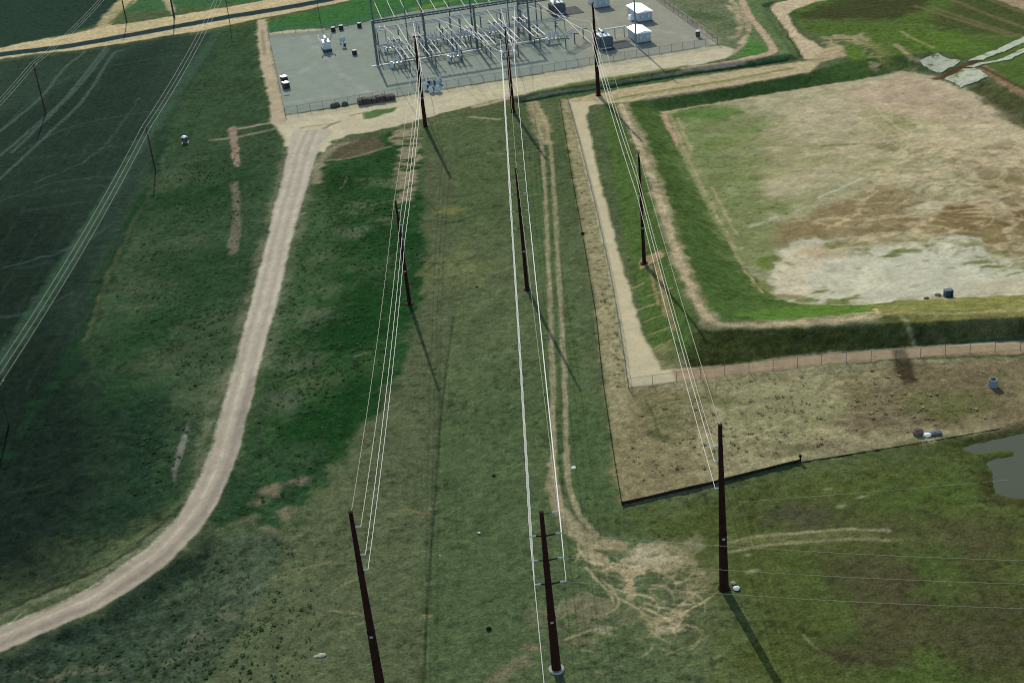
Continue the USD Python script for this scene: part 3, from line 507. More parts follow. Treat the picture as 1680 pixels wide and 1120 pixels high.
line([(1088, 186), (1095, 205), (1104, 222), (1112, 240)], [1.4, 1.6, 1.2, .5], (178, 150, 126), soft=.5, warp=.6, op=.9)
line([(1085, 184), (1180, 169), (1300, 149), (1370, 138)], .8, (184, 160, 126), soft=.5, warp=.4, op=.85)
poly([(1400, 190), (1480, 175), (1640, 200), (1900, 250), (1900, 420), (1600, 420), (1480, 410), (1400, 400), (1420, 300)], (186, 172, 138), soft=4, warp=4, op=.6, brk=1.0, nz=NR2)
poly([(1420, 230), (1500, 225), (1640, 260), (1900, 300), (1900, 420), (1560, 410), (1470, 400), (1400, 380), (1440, 300)], (116, 106, 70), soft=4, warp=4, op=.45, brk=.9, nz=np.roll(NR, 37 * 5))
poly([(1180, 240), (1330, 200), (1500, 160), (1500, 260), (1340, 330), (1240, 360)], (124, 128, 84), soft=5, warp=5, op=.55, brk=.7, nz=NS)
for pts in ([(1430, 175), (1460, 205), (1500, 230)], [(1418, 180), (1450, 215), (1478, 240)], [(1500, 235), (1560, 240), (1600, 232), (1680, 240)], [(1480, 160), (1540, 175), (1600, 195)]):
    ruts(pts, 1.8, .7, (182, 166, 130), soft=.5, warp=.6, op=.7, brk=.4)
strokes([(1400, 190), (1500, 170), (1640, 200), (1700, 260), (1700, 410), (1500, 400), (1400, 360)], 150, 7, .6, [(186, 170, 134), (116, 104, 70), (172, 158, 122), (128, 124, 80), (194, 180, 148)], 21, .5, 2.4, -.3, 2.6)
strokes([(1160, 200), (1330, 160), (1420, 170), (1420, 300), (1280, 380), (1220, 330)], 70, 8, .5, [(168, 160, 124), (118, 122, 78), (140, 132, 98)], 22, .45, 1.0, .3, 1.0)
strokes([(1270, 380), (1400, 330), (1440, 400), (1300, 410)], 30, 5, .5, [(104, 88, 56), (148, 132, 96)], 23, .5, 1.2, .2, 1.4)
poly([(1526, 129), (1550, 118), (1584, 104), (1623, 97), (1700, 62), (1700, 72), (1632, 103), (1592, 112), (1548, 131), (1534, 132)], (80, 64, 46), soft=.6, warp=.3)
# pale silt sheet at the low end
SILT = [(1258, 470), (1254, 436), (1272, 412), (1300, 398), (1360, 392), (1400, 404), (1450, 406), (1500, 396), (1560, 388), (1605, 392), (1640, 425), (1690, 440), (1900, 430), (1900, 470), (1690, 480), (1560, 486), (1420, 498), (1340, 496), (1290, 492)]
i_s, sd_s = poly(SILT, (184, 182, 158), soft=3.0, warp=3.0, var=.06)
poly([(1262, 470), (1258, 440), (1275, 418), (1300, 405), (1360, 402), (1350, 430), (1340, 460), (1320, 490), (1290, 492)], (194, 183, 154), soft=3, warp=3.5, op=.85, brk=.3, nz=NS)
poly([(1350, 440), (1440, 420), (1470, 470), (1400, 492), (1340, 488)], (188, 184, 158), soft=5, warp=3, op=.7)
poly([(1300, 400), (1360, 395), (1440, 405), (1380, 425), (1310, 420)], (168, 154, 120), soft=3, warp=3, op=.8, brk=.5, nz=NS)
poly([(1580, 470), (1640, 455), (1700, 450), (1700, 480), (1600, 484)], (176, 168, 140), soft=3, warp=2, op=.7)
for x, y, rx, ry in ((1345, 480, 2.5, .6), (1325, 492, 2.5, 1), (1380, 492, 3.2, 1.3), (1405, 484, 1.2, .6), (1340, 500, 3, .8), (1255, 435, 2, 3), (1262, 425, 3, 2), (1460, 420, 2, 1), (1480, 412, 3, 1.2), (1605, 430, 4, 1), (1630, 438, 3, 1), (1255, 470, 1.6, 2.4)):
    blob(x, y, rx, ry, (96, 110, 52), soft=.6, warp=1.6, op=.9, brk=.2)
strokes([(1280, 420), (1420, 420), (1640, 430), (1680, 470), (1420, 490), (1290, 485)], 60, 5, .5, [(164, 164, 136), (184, 180, 158), (150, 146, 116)], 24, .45, 1.0, .1, .9)
for x, y, rx, ry in ((1365, 400, 5, 1.6), (1400, 406, 5, 1.8), (1430, 414, 5, 1.6), (1465, 416, 4, 1.6), (1490, 408, 4, 1.6), (1540, 398, 6, 1.4), (1590, 402, 6, 2), (1625, 418, 6, 2.2), (1655, 436, 6, 2), (1680, 446, 6, 2), (1276, 432, 3, 2), (1262, 455, 2, 4), (1252, 470, 2, 4), (1300, 488, 4, 1.4), (1350, 494, 7, 1.4), (1395, 493, 5, 1.3)):
    blob(x, y, rx, ry, (104, 112, 60) if x % 2 else (118, 120, 74), soft=.9, warp=3.2, op=.8, brk=.6, nz=NR)
poly([(1480, 120), (1530, 128), (1590, 155), (1640, 200), (1560, 210), (1440, 180), (1400, 150)], (172, 152, 128), soft=6, warp=4, op=.6)
strokes([(1330, 400), (1500, 395), (1660, 420), (1660, 440), (1500, 415), (1340, 412)], 50, 4, .6, [(110, 110, 64), (124, 112, 76), (160, 152, 120)], 25, .7, 1.4, .6, 2.0)
for x, y in ((1408, 440), (1520, 428), (1475, 437), (1500, 470), (1352, 472), (1560, 440), (1597, 432)):
    blob(x, y, .9, .5, (128, 124, 96), soft=.8, warp=.5, op=.7)
# --- spillway surroundings and the top right fields
poly([(1300, 10), (1330, 0), (1450, -40), (2000, -40), (2000, 330), (1760, 205), (1680, 152), (1622, 110), (1600, 98), (1545, 86), (1470, 92), (1400, 70), (1345, 60), (1310, 45)], (80, 100, 50), soft=2, warp=1.5, var=.2)
poly([(1310, 25), (1340, 12), (1450, -20), (1560, -20), (1500, 20), (1470, 32), (1330, 32)], (62, 64, 42), soft=4, warp=3, op=.85, var=.12)
poly([(1520, 40), (1580, -10), (1900, -10), (1900, 60), (1680, 60), (1600, 55)], (70, 76, 46), soft=5, warp=3, op=.75, var=.12)
for a, b in (((1530, 12), (1680, 62)), ((1560, 0), (1690, 50)), ((1600, -10), (1700, 30)), ((1655, -5), (1700, 12)), ((1500, 10), (1660, 60))):
    line([a, b], 1.6, (116, 104, 80), soft=1.2, warp=.5, op=.6)
line([(1640, -8), (1700, 18)], 6, (150, 134, 108), soft=2, warp=1)
strokes([(1360, 40), (1500, 30), (1660, 90), (1540, 84), (1420, 100)], 40, 9, .6, [(96, 116, 56), (62, 76, 38), (124, 126, 80)], 26, .4, .8, -.5, .7)
poly([(1450, 60), (1560, 50), (1620, 80), (1560, 86), (1500, 78)], (86, 112, 46), soft=4, warp=3, op=.7)
poly([(1350, 62), (1372, 54), (1420, 56), (1440, 80), (1450, 112), (1430, 118), (1400, 70), (1386, 90), (1345, 98)], (158, 144, 112), soft=2.5, warp=2, op=.75, brk=.6, nz=NR)
line([(1263, 6), (1284, 44), (1319, 93)], 2.4, (46, 58, 40), soft=.6, warp=.2)
poly([(1385, 70), (1412, 76), (1425, 100), (1400, 102), (1386, 92)], (84, 110, 50), soft=2, warp=1.5)
poly([(1412, 64), (1440, 72), (1472, 98), (1485, 112), (1455, 118), (1440, 100)], (112, 118, 66), soft=2, warp=1.5, op=.7, brk=.4)
line([(1478, 52), (1500, 64), (1530, 78)], 1.2, (140, 136, 96), soft=.6, warp=.4, op=.8)
line([(1470, 74), (1492, 92), (1512, 102)], 1.8, (150, 140, 104), soft=.8, warp=.6, op=.8)
line([(1608, 108), (1640, 128), (1680, 154), (1740, 190)], 2.6, (134, 112, 88), soft=.8, warp=.5)
line([(1606, 108), (1650, 130), (1700, 158)], 1.2, (60, 60, 36), soft=.6, warp=.3, op=.8)
poly([(1590, 145), (1620, 130), (1680, 160), (1760, 220), (1740, 240), (1680, 210), (1640, 190)], (70, 72, 44), soft=3, warp=2, op=.8)
# --- tracks around the yard on the right
poly([(1262, 8), (1276, 4), (1340, -6), (1400, -20), (1400, -8), (1335, 4), (1302, 16), (1294, 24), (1300, 42), (1318, 62), (1340, 72), (1350, 82), (1340, 96), (1325, 98), (1312, 84), (1290, 50)], (182, 166, 138), soft=.8, warp=.6)
poly([(1325, 94), (1342, 82), (1384, 74), (1388, 92), (1340, 104)], (168, 154, 120), soft=1.5, warp=1.2, op=.85, brk=.3)
poly([(1200, -10), (1260, -20), (1262, 10), (1310, 92), (1290, 96), (1200, 106), (1195, 70), (1180, 30)], (92, 110, 72), soft=1.5, warp=1.5, var=.3)
poly([(1085, -6), (1200, -14), (1228, 50), (1216, 80), (1190, 92), (1178, 76), (1120, 28)], (104, 112, 84), soft=2.5, warp=2, op=.9, var=.3, brk=.15)
for x, y, rx, ry in ((1140, 25, 5, 6), (1170, 30, 5, 6), (1195, 45, 3, 5)):
    blob(x, y, rx, ry, (74, 92, 60), soft=1, warp=3, op=.75)
for pts in ([(1200, 0), (1220, 25), (1227, 50), (1218, 72), (1198, 90)], [(1195, 10), (1212, 28), (1212, 55), (1198, 62)], [(1190, 88), (1210, 80), (1222, 62)]):
    line(pts, 1.8, (168, 154, 128), soft=1, warp=1, op=.8, brk=.4)
poly([(1228, 60), (1236, 70), (1258, 78), (1250, 92), (1210, 96), (1222, 80), (1226, 62)], (74, 116, 56), soft=1.5, warp=1)
line([(1213, -6), (1232, 30), (1250, 52), (1268, 80), (1262, 88), (1232, 95), (1190, 104), (1120, 115)], [2.2, 2.2, 2.2, 2.4, 3, 3, 2.6, 2], (172, 152, 128), soft=.6, warp=.5)
# bench track between ditch and basin, with grass in the middle
poly([(925, 164), (1000, 150), (1110, 131), (1200, 117), (1330, 99), (1345, 102), (1330, 119), (1200, 142), (1030, 168), (985, 172), (932, 168)], (172, 158, 124), soft=1, warp=.7, var=.15)
line([(1010, 163), (1100, 147), (1200, 131), (1300, 112)], 1.6, (112, 120, 74), soft=1, warp=.5, op=.85)
line([(1040, 160), (1150, 142), (1260, 124)], 1.2, (150, 142, 104), soft=.6, warp=.5, op=.7)
poly([(850, 165), (940, 148), (1100, 123), (1292, 95), (1294, 100), (1100, 129), (940, 156), (855, 170)], (56, 84, 50), soft=1, warp=.5)
# --- yard front: broad dirt road with a grass island; lane on the yard's left
FRONT = [(462, 190), (560, 176), (700, 152), (820, 133), (950, 111), (1100, 87), (1178, 74), (1204, 80), (1196, 94), (1150, 106), (1060, 120), (1000, 128), (940, 138), (900, 147), (868, 153), (840, 158), (790, 170), (745, 180), (700, 193), (650, 207), (610, 216), (570, 222), (545, 232), (530, 250), (470, 240), (458, 212), (446, 202)]
i_f, sd_f = poly(FRONT, (184, 176, 147), soft=1.2, warp=1.0, var=.12)
LANE = [(421, 33), (437, 31), (440, 56), (448, 100), (458, 145), (469, 190), (470, 206), (446, 203), (441, 160), (430, 118), (424, 80)]
i_l, sd_l = poly(LANE, (172, 158, 132), soft=1.0, warp=.8, var=.15)
line([(430, 50), (434, 90)], 1.0, (110, 100, 88), soft=1, warp=.3, op=.6)
DIRT = np.full(len(P), -1e3); DIRT[i_f] = sd_f; DIRT[i_l] = np.maximum(DIRT[i_l], sd_l)
strokes(FRONT, 120, 7, .3, [(160, 150, 124), (198, 190, 164), (148, 140, 114)], 42, .5, .8, .2, .5)
poly([(594, 186), (620, 180), (650, 177), (645, 184), (610, 194), (598, 195)], (84, 108, 66), soft=.8, warp=.8)
line([(576, 190), (600, 184)], .8, (128, 118, 92), soft=.5, warp=.4); line([(524, 218), (540, 206), (556, 200)], 1.2, (120, 112, 86), soft=.6, warp=.4, op=.8)
line([(495, 210), (530, 205), (550, 203)], .8, (128, 120, 92), soft=.5, warp=.5, op=.7)
poly([(868, 152), (905, 143), (950, 134), (1000, 126), (1060, 117), (1130, 107), (1130, 110), (1060, 122), (1000, 132), (940, 142), (880, 156)], (104, 116, 72), soft=1, warp=.9, op=.85)
poly([(862, 160), (940, 146), (1000, 136), (1100, 120), (1180, 107), (1180, 111), (1100, 124), (1000, 139), (940, 150), (866, 164)], (160, 148, 114), soft=1, warp=.6, op=.9)
line([(700, 197), (760, 182), (835, 166), (860, 160)], .8, (96, 92, 66), soft=.5, warp=.3, op=.8)
line([(780, 175), (835, 162)], 2.0, (176, 160, 126), soft=.8, warp=.4, op=.8)
line([(770, 192), (820, 196)], .9, (172, 156, 124), soft=.5, warp=.4, op=.7)
# --- gravel road
GRAVEL = ROADL + ROADR
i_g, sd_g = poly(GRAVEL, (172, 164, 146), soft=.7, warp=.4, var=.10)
ROADM = np.full(len(P), -1e3); ROADM[i_g] = sd_g
strokes(GRAVEL, 90, 5, .16, [(150, 142, 126), (196, 188, 168), (132, 126, 110)], 41, .5, .5, 1.25, .5)
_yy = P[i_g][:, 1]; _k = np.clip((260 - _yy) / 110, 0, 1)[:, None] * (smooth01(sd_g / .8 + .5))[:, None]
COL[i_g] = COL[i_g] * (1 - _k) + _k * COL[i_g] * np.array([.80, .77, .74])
for off, w_, c, o in ((-1.25, .55, (146, 138, 122), .55), (1.15, .55, (146, 138, 122), .55), (-.2, .6, (190, 182, 162), .4), (2.2, .6, (192, 184, 164), .45), (-2.2, .6, (190, 180, 160), .45), (-.75, .25, (150, 142, 126), .35), (.6, .25, (150, 142, 126), .3)):
    t = np.gradient(ROADC, axis=0); t /= np.linalg.norm(t, axis=1, keepdims=True)
    line(ROADC + off * np.stack([-t[:, 1], t[:, 0]], 1), w_, c, soft=.5, warp=.22, op=o, brk=.3, sm=False, world=True)
t = np.gradient(ROADC, axis=0); t /= np.linalg.norm(t, axis=1, keepdims=True); _n = np.stack([-t[:, 1], t[:, 0]], 1); _lo = ROADC[:, 1] < 225
line((ROADC + 1.7 * _n * np.sign((_n @ np.array([1.0, -.3])))[:, None])[_lo], 1.5, (128, 120, 110), soft=.9, warp=.2, op=.6, sm=False, world=True)
# --- gravel lane right of the dry strip
LANE2 = [(934, 168), (985, 166), (966, 175), (962, 190), (968, 220), (985, 300), (1004, 370), (1020, 430), (1040, 500), (1060, 560), (1085, 606), (1180, 600), (1330, 582), (1500, 570), (1620, 562), (1700, 562), (1900, 548), (1900, 575), (1700, 580), (1620, 578), (1500, 586), (1330, 598), (1180, 618), (1120, 625), (1032, 635), (1022, 560), (1000, 450), (976, 340), (950, 240)]
i_2, sd_2 = poly(LANE2, (184, 174, 142), soft=.8, warp=.5, var=.10)
poly([(1100, 606), (1180, 600), (1330, 582), (1500, 570), (1700, 562), (1900, 548), (1900, 575), (1700, 580), (1500, 586), (1330, 598), (1180, 618), (1110, 626)], (152, 130, 100), soft=.8, warp=.4, op=.85)
poly([(1463, 574), (1486, 572), (1492, 590), (1466, 592)], (84, 74, 52), soft=1, warp=.5, op=.85)
LANE2M = np.full(len(P), -1e3); LANE2M[i_2] = sd_2
# --- substation yard stone
A0 = G(468, 188)[:2]; B0 = G(1178, 72)[:2]; E1 = (B0 - A0) / np.linalg.norm(B0 - A0); E2 = np.array([-E1[1], E1[0]]); PADROT = math.atan2(E1[1], E1[0])
def U(u, v, z=0.0): w = A0 + u * E1 + v * E2; return np.array([w[0], w[1], z])
PADP = [(468, 188), (440, 57), (533, 50), (585, 40), (620, 31), (680, 18), (760, 8), (880, -6), (990, -22), (1060, -14), (1075, 0), (1178, 73)]
i_p, sd_p = poly(PADP, (135, 144, 132), soft=.6, warp=.25, var=.08)
PADM = np.full(len(P), -1e3); PADM[i_p] = sd_p
poly([(860, 0), (1070, -10), (1178, 73), (960, 108), (940, 60)], (148, 146, 128), soft=8, warp=3, op=.7, var=.08)
strokes(PADP, 110, 9, .45, [(150, 156, 144), (122, 130, 118), (156, 154, 138)], 43, .4, .8, .2, 1.2)
for pts in ([(490, 120), (540, 95), (620, 80)], [(500, 60), (560, 120), (600, 150)], [(470, 170), (560, 155), (650, 150)], [(570, 145), (600, 150), (640, 158)], [(1000, 60), (1080, 50), (1140, 66)]):
    line(pts, 2.0, (160, 160, 148), soft=1.5, warp=1, op=.4, brk=.3)
line([(1064, -8), (1086, 4), (1150, 50), (1172, 72)], 1.6, (168, 154, 134), soft=.6, warp=.3, op=.9)
line([(1070, -8), (1098, 10), (1146, 46)], 1.6, (104, 98, 88), soft=.8, warp=.3, op=.7)
_spk = smooth01((fbm(P3 * np.array([1 / .9, 1 / .9, 1]), 2, 77) - .66) / .1) * smooth01((F(14, 2, 78) + .02) / .12)
_green = COL[:, 1] > COL[:, 0] * 1.06
_spk = _spk * (np.maximum.reduce([ROADM, DIRT, LANE2M, PADM]) < -.5)
COL *= (1 - .35 * _spk * _green)[:, None]
# --- fine relief: tussocks on grass, rough floor in the basin, smooth on roads
hard = np.maximum.reduce([ROADM, DIRT, LANE2M, PADM]); rough = 1 - .85 * smooth01(hard / 1.0 + .5)
siltm = np.zeros(len(P)); siltm[i_s] = smooth01(sd_s / 2 + .5); rough *= 1 - .9 * siltm
Z = H(P) + rough * ((.14 * N4 + .15 * N1 + .07 * NF) + .20 * N12)
COL = np.clip(COL, 0.004, 0.8)

# ------------------------------------------------------------------ cut the sheet into ground, roads, yard, basin floor
V = np.column_stack([P, Z]); idx = np.arange(NX * NY).reshape(NY, NX)
quad = np.stack([idx[:-1, :-1], idx[:-1, 1:], idx[1:, 1:], idx[1:, :-1]], -1).reshape(-1, 4)
def cellmask(f): return f[quad].mean(1) > 0
HW = np.full(len(P), -1e3); HW[i_hw[0]] = i_hw[2] / 2 - i_hw[1]
cell = np.zeros(len(quad), int)
for k, f in enumerate((BASIN, DIRT, ROADM, LANE2M, PADM, HW), 1): cell[cellmask(f)] = k
def ground_mat(name, rough, bump, s1, s2, amp, dist=.12, spec=0.0):
    return usdkit.material(stage, '/World/Looks/' + name, {
        "a": ("attribute", {"attribute": "albedo"}), "g": ("geometry", {}),
        "n1": ("noise_texture", {"scale": s1, "detail": 5.0, "roughness": .65}), "n2": ("noise_texture", {"scale": s2, "detail": 4.0, "roughness": .6}),
        "r1": ("rgb_ramp", {"ramp": [(.25, (1 - amp,) * 3), (.5, (1, 1, 1)), (.78, (1 + amp * .9, 1 + amp * .85, 1 + amp * .6))]}),
        "r2": ("rgb_ramp", {"ramp": [(.3, (1 - amp * .6,) * 3), (.7, (1 + amp * .6,) * 3)]}),
        "x1": ("vector_math", {"math_type": "multiply"}), "x2": ("vector_math", {"math_type": "multiply"}),
        "b": ("bump", {"strength": bump, "distance": dist}), "p": ("principled_bsdf", {"roughness": rough, "specular_ior_level": spec})},
        [("g.position", "n1.vector"), ("g.position", "n2.vector"), ("n1.fac", "r1.fac"), ("n2.fac", "r2.fac"), ("a.color", "x1.vector1"), ("r1.color", "x1.vector2"), ("x1.vector", "x2.vector1"),
         ("r2.color", "x2.vector2"), ("x2.vector", "p.base_color"), ("n1.fac", "b.height"), ("b.normal", "p.normal")], surface="p.BSDF")
GM = {0: ground_mat('grass_ground', 1.0, .7, 2.8, .7, .42, .14), 1: ground_mat('basin_silt_ground', .9, .5, 1.4, .25, .26), 2: ground_mat('bare_dirt', .95, .3, 1.2, .25, .14),
      3: ground_mat('road_gravel', .95, .25, 2.5, .3, .10), 5: ground_mat('yard_stone', .95, .25, 2.5, .3, .09), 6: ground_mat('asphalt', .8, .15, 2.0, .3, .10)}
GM[4] = GM[3]
GN = {0: ('ground', 'green and olive grassland with bare patches under the power lines', 'grassland'), 1: ('basin_floor', 'pale drained floor of the sunken basin', 'basin floor'), 2: ('dirt_road', 'broad pale dirt road along the substation fence', 'dirt road'),
      3: ('gravel_road', 'pale gravel road curving down the left of the pasture', 'gravel road'), 4: ('gravel_path', 'narrow gravel lane beside the long wire fence', 'gravel lane'),
      5: ('substation_yard', 'grey crushed stone yard of the substation', 'stone yard'), 6: ('highway', 'dark asphalt highway between bare shoulders', 'highway')}
for k in range(7):
    q = quad[cell == k]
    used, inv = np.unique(q, return_inverse=True); q = inv.reshape(-1, 4)
    f = np.vstack([q[:, [0, 1, 2]], q[:, [0, 2, 3]]])
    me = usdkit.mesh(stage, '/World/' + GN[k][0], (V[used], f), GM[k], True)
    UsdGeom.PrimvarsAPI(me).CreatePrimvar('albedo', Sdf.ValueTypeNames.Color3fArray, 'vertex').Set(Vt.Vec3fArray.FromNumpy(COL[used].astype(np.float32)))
    tag(me.GetPrim(), GN[k][1], GN[k][2], kind='structure')
# pond water
water_m = usdkit.material(stage, '/World/Looks/pond_water', {"g": ("geometry", {}), "n": ("noise_texture", {"scale": 1.2, "detail": 3.0}), "b": ("bump", {"strength": .08, "distance": .05}),
    "p": ("principled_bsdf", {"base_color": tuple(alb(72, 78, 58)), "roughness": .15, "specular_ior_level": .16})}, [("g.position", "n.vector"), ("n.fac", "b.height"), ("b.normal", "p.normal")], surface="p.BSDF")
_c = PONDW.mean(0); _pw = _c + (PONDW - _c) * 1.06
_v = np.vstack([np.column_stack([_pw, np.full(len(_pw), -.42)]), [[_c[0], _c[1], -.42]]]); _n = len(_pw)
_f = np.array([[_n, (i + 1) % _n, i] for i in range(_n)])
if np.cross((_v[_f[0][1]] - _v[_f[0][0]])[:2], (_v[_f[0][2]] - _v[_f[0][0]])[:2]) < 0: _f = _f[:, ::-1]
pw = part(None, 'pond_water', (_v, _f), water_m); tag(pw, 'murky grey green pond at the right edge', 'pond', kind='structure')
# concrete spillway lining and channel (draped slabs with real thickness)
def drape(px, thick, lift=.05, step=1.2):
    from scipy.spatial import Delaunay
    W = GT(*np.array(px, float).T)[:, :2]; _d = dense(np.column_stack([np.vstack([W, W[:1]]), np.zeros(len(W) + 1)]), 1.0)[:-1, :2]; W = _d + .9 * np.stack([fbm(np.column_stack([_d, _d[:, 0] * 0]) / 2.2, 3, 5) - .5, fbm(np.column_stack([_d, _d[:, 0] * 0]) / 2.2, 3, 6) - .5], 1) * 2; Wd = dense(np.column_stack([np.vstack([W, W[:1]]), np.zeros(len(W) + 1)]), step)[:-1, :2]
    lo, hi = W.min(0), W.max(0); gx, gy = np.meshgrid(np.arange(lo[0], hi[0], step), np.arange(lo[1], hi[1], step)); q = np.stack([gx.ravel(), gy.ravel()], 1)
    q = q[signed(q, W) > step * .5]; a = np.vstack([Wd, q]); t = Delaunay(a).simplices; t = t[signed(a[t].mean(1), W) > 0]
    e1, e2 = a[t[:, 1]] - a[t[:, 0]], a[t[:, 2]] - a[t[:, 0]]; flip = e1[:, 0] * e2[:, 1] - e1[:, 1] * e2[:, 0] < 0; t[flip] = t[flip][:, ::-1]
    top = np.column_stack([a, H(a) + lift]); n, m = len(a), len(Wd); bot = top[:m] - [0, 0, thick]
    i = np.arange(m); j = (i + 1) % m
    f = np.vstack([t, np.stack([i, n + i, n + j], 1), np.stack([i, n + j, j], 1), np.stack([i, n + j, n + i], 1), np.stack([i, j, n + j], 1)])
    return np.vstack([top, bot]), f
spill = thing('concrete_spillway', 'pale concrete spillway apron with a dark channel running up to the right', 'spillway'); tag(spill, kind='structure')
M['spill'] = usdkit.material(stage, '/World/Looks/weathered_spillway_concrete', {"g": ("geometry", {}), "n": ("noise_texture", {"scale": .35, "detail": 5.0, "roughness": .6}), "n2": ("noise_texture", {"scale": 1.6, "detail": 4.0}),
    "r": ("rgb_ramp", {"ramp": [(.0, tuple(alb(104, 112, 66))), (.36, tuple(alb(110, 116, 72))), (.42, tuple(alb(164, 170, 146))), (.7, tuple(alb(184, 190, 170)))]}), "r2": ("rgb_ramp", {"ramp": [(.3, (.85,) * 3), (.7, (1.12,) * 3)]}), "x": ("vector_math", {"math_type": "multiply"}),
    "p": ("principled_bsdf", {"roughness": .95, "specular_ior_level": .05})}, [("g.position", "n.vector"), ("g.position", "n2.vector"), ("n.fac", "r.fac"), ("n2.fac", "r2.fac"), ("r.color", "x.vector1"), ("r2.color", "x.vector2"), ("x.vector", "p.base_color")], surface="p.BSDF")
for p in ([(1507, 101), (1538, 87), (1556, 96), (1577, 101), (1545, 121), (1535, 121)], [(1550, 131), (1580, 114), (1600, 112), (1622, 125), (1600, 136), (1577, 145)]):
    part(spill, 'apron_slab', drape(p, .5, .16), M['spill'])
for p in ([(1588, 101), (1632, 83), (1690, 56), (1690, 66), (1650, 84), (1612, 99)], [(1586, 110), (1636, 100), (1690, 75), (1690, 82), (1652, 100), (1600, 111)]):
    part(spill, 'channel_lining', drape(p, .5, .16), M['spill'])

# ------------------------------------------------------------------ overhead lines
def base(px, py): return gt(px, py)
def top_z(b, px, py):                            # height above the base of the point of a vertical at b that shows at row py
    lo, hi = 0.0, 40.0
    for _ in range(40):
        m = (lo + hi) / 2; w = b + [0, 0, m] - CO; yy = 560 - FPX * (w @ CU) / (w @ CF)
        lo, hi = (m, hi) if yy > py else (lo, m)
    return lo
def steel_pole(b, h, label, group, arms=(), ring=False, r0=.62, r1=.25, name='transmission_pole'):
    t = thing(name, label, 'pole', b, 0, group)
    mb = MB(); zz = np.linspace(0, h, 7); mb.tube([(0, 0, z) for z in zz], r0 + (r1 - r0) * zz / h, 12); part(t, 'shaft', mb.done(), M['rust'], 40)
    f = MB()
    if ring: f.lathe((0, 0, -.3), [(0, 0), (1.0, 0), (1.0, .5), (.92, .56), (0, .56)], 24)
    else: f.lathe((0, 0, -.3), [(0, 0), (.82, 0), (.82, .42), (.76, .46), (0, .46)], 16)
    part(t, 'foundation', f.done(), M['ring'] if ring else M['rust'], 30)
    for fz in (.34, .67):
        rr = r0 + (r1 - r0) * fz; fl = MB(); fl.lathe((0, 0, h * fz), [(rr - .03, 0), (rr + .05, 0), (rr + .05, .35), (rr - .03, .4)], 12); part(t, 'slip_joint', fl.done(), M['rust'], 30)
    st = MB()
    for k in range(int((h - 3) / .8)):
        z = 2.5 + k * .8; rr = r0 + (r1 - r0) * z / h; st.tube([((rr - .05) * (1 if k % 2 else -1), 0, z), ((rr + .22) * (1 if k % 2 else -1), 0, z)], .03, 5)
    tag(part(t, 'climbing_step', st.done(), M['trim']), kind='stuff')
    pl = MB(); rr = r0 + (r1 - r0) * .33; pl.box((0, -rr - .03, h * .33), (.42, .04, .3)); part(t, 'plate', pl.done(), M['galv'])
    cp = MB(); cp.lathe((0, 0, h - .02), [(0, 0), (r1 + .06, 0), (r1 + .06, .1), (0, .16)], 12); part(t, 'cap', cp.done(), M['rust'])
    for (z, dx, dy, rr) in arms:
        a = MB(); L = math.hypot(dx, dy); a.tube([(0, 0, z - .12), (dx * .5, dy * .5, z), (dx, dy, z + .05)], [rr, rr * .8, rr * .6], 8)
        ap = part(t, 'arm', a.done(), M['rust'], 40)
        s = MB(); ux, uy = dx / L, dy / L
        pts = [(dx + ux * k, dy + uy * k, z + .05) for k in np.linspace(-.75, .02, 13)]; s.tube(pts, [.07 + .06 * (k % 2) for k in range(13)], 8)
        part(ap, 'insulator', s.done(), M['porcelain'], 30)
    return t
def wire(name, label, cat, pts, r=.05, sag=1.3, mat='alu', group=None, n=22):
    pts = [np.asarray(p, float) for p in pts]; out = []
    if not np.isscalar(r): r = np.concatenate([np.linspace(a, b, n, endpoint=False) for a, b in zip(r[:-1], r[1:])] + [[r[-1]]])
    for a, b in zip(pts[:-1], pts[1:]):
        L = np.linalg.norm(b - a); s = sag * (L / 110) ** 2 if L < 110 else sag * L / 110; t = np.linspace(0, 1, n, endpoint=False)
        out.append(a + (b - a) * t[:, None] - np.array([0, 0, 1.0]) * (4 * s * t * (1 - t))[:, None])
    mb = MB(); q = np.vstack(out + [pts[-1:]]); mb.tube(q - q[0], r, 6)
    p = numbered('/World', name); me = usdkit.mesh(stage, p, mb.done(), M[mat], True); me.AddTranslateOp().Set(Gf.Vec3d(*map(float, q[0])))
    tag(me.GetPrim(), label, cat, group)
M['ring'] = simple('weathered_ring_concrete', (.27, .27, .23), .95, 0, .1, .2, 2.0)
GP = 'steel poles of the three transmission lines'
p2b, p3b, p4b, p5b, p6b = base(913, 1098), base(1188, 965), base(698, 208), base(842, 184), base(982, 157)
p9b, p10b, p11b = base(865, 475), base(672, 498), base(1057, 432)
p1t = G(575, 840, 27.0); p1b = np.array([p1t[0], p1t[1], H(p1t[None, :2])[0]]); h1 = 27.0 - p1b[2]
h2, h3, h4, h5, h6 = top_z(p2b, 889, 840), top_z(p3b, 1180, 697), top_z(p4b, 683, 60), top_z(p5b, 828, 45), top_z(p6b, 972, 5)
h9, h10, h11 = top_z(p9b, 848, 277), top_z(p10b, 648, 330), top_z(p11b, 1047, 250)
za = [top_z(p2b, 0, y) for y in (842, 878, 918, 957)]
steel_pole(p1b, h1, 'rusty steel pole cut by the bottom edge, end of the left line', GP, [(h1 - 2.2, .9, 0, .1), (h1 - 6.2, .9, 0, .1), (h1 - 8.4, .9, 0, .1)])
steel_pole(p2b, h2, 'rusty steel pole with four side arms on a pale concrete ring', GP, [(za[0], 2.0, 0, .05)] + [(z, 2.2, .1, .12) for z in za[1:]] + [(z, -1.65, 0, .1) for z in za[1:]], ring=True)
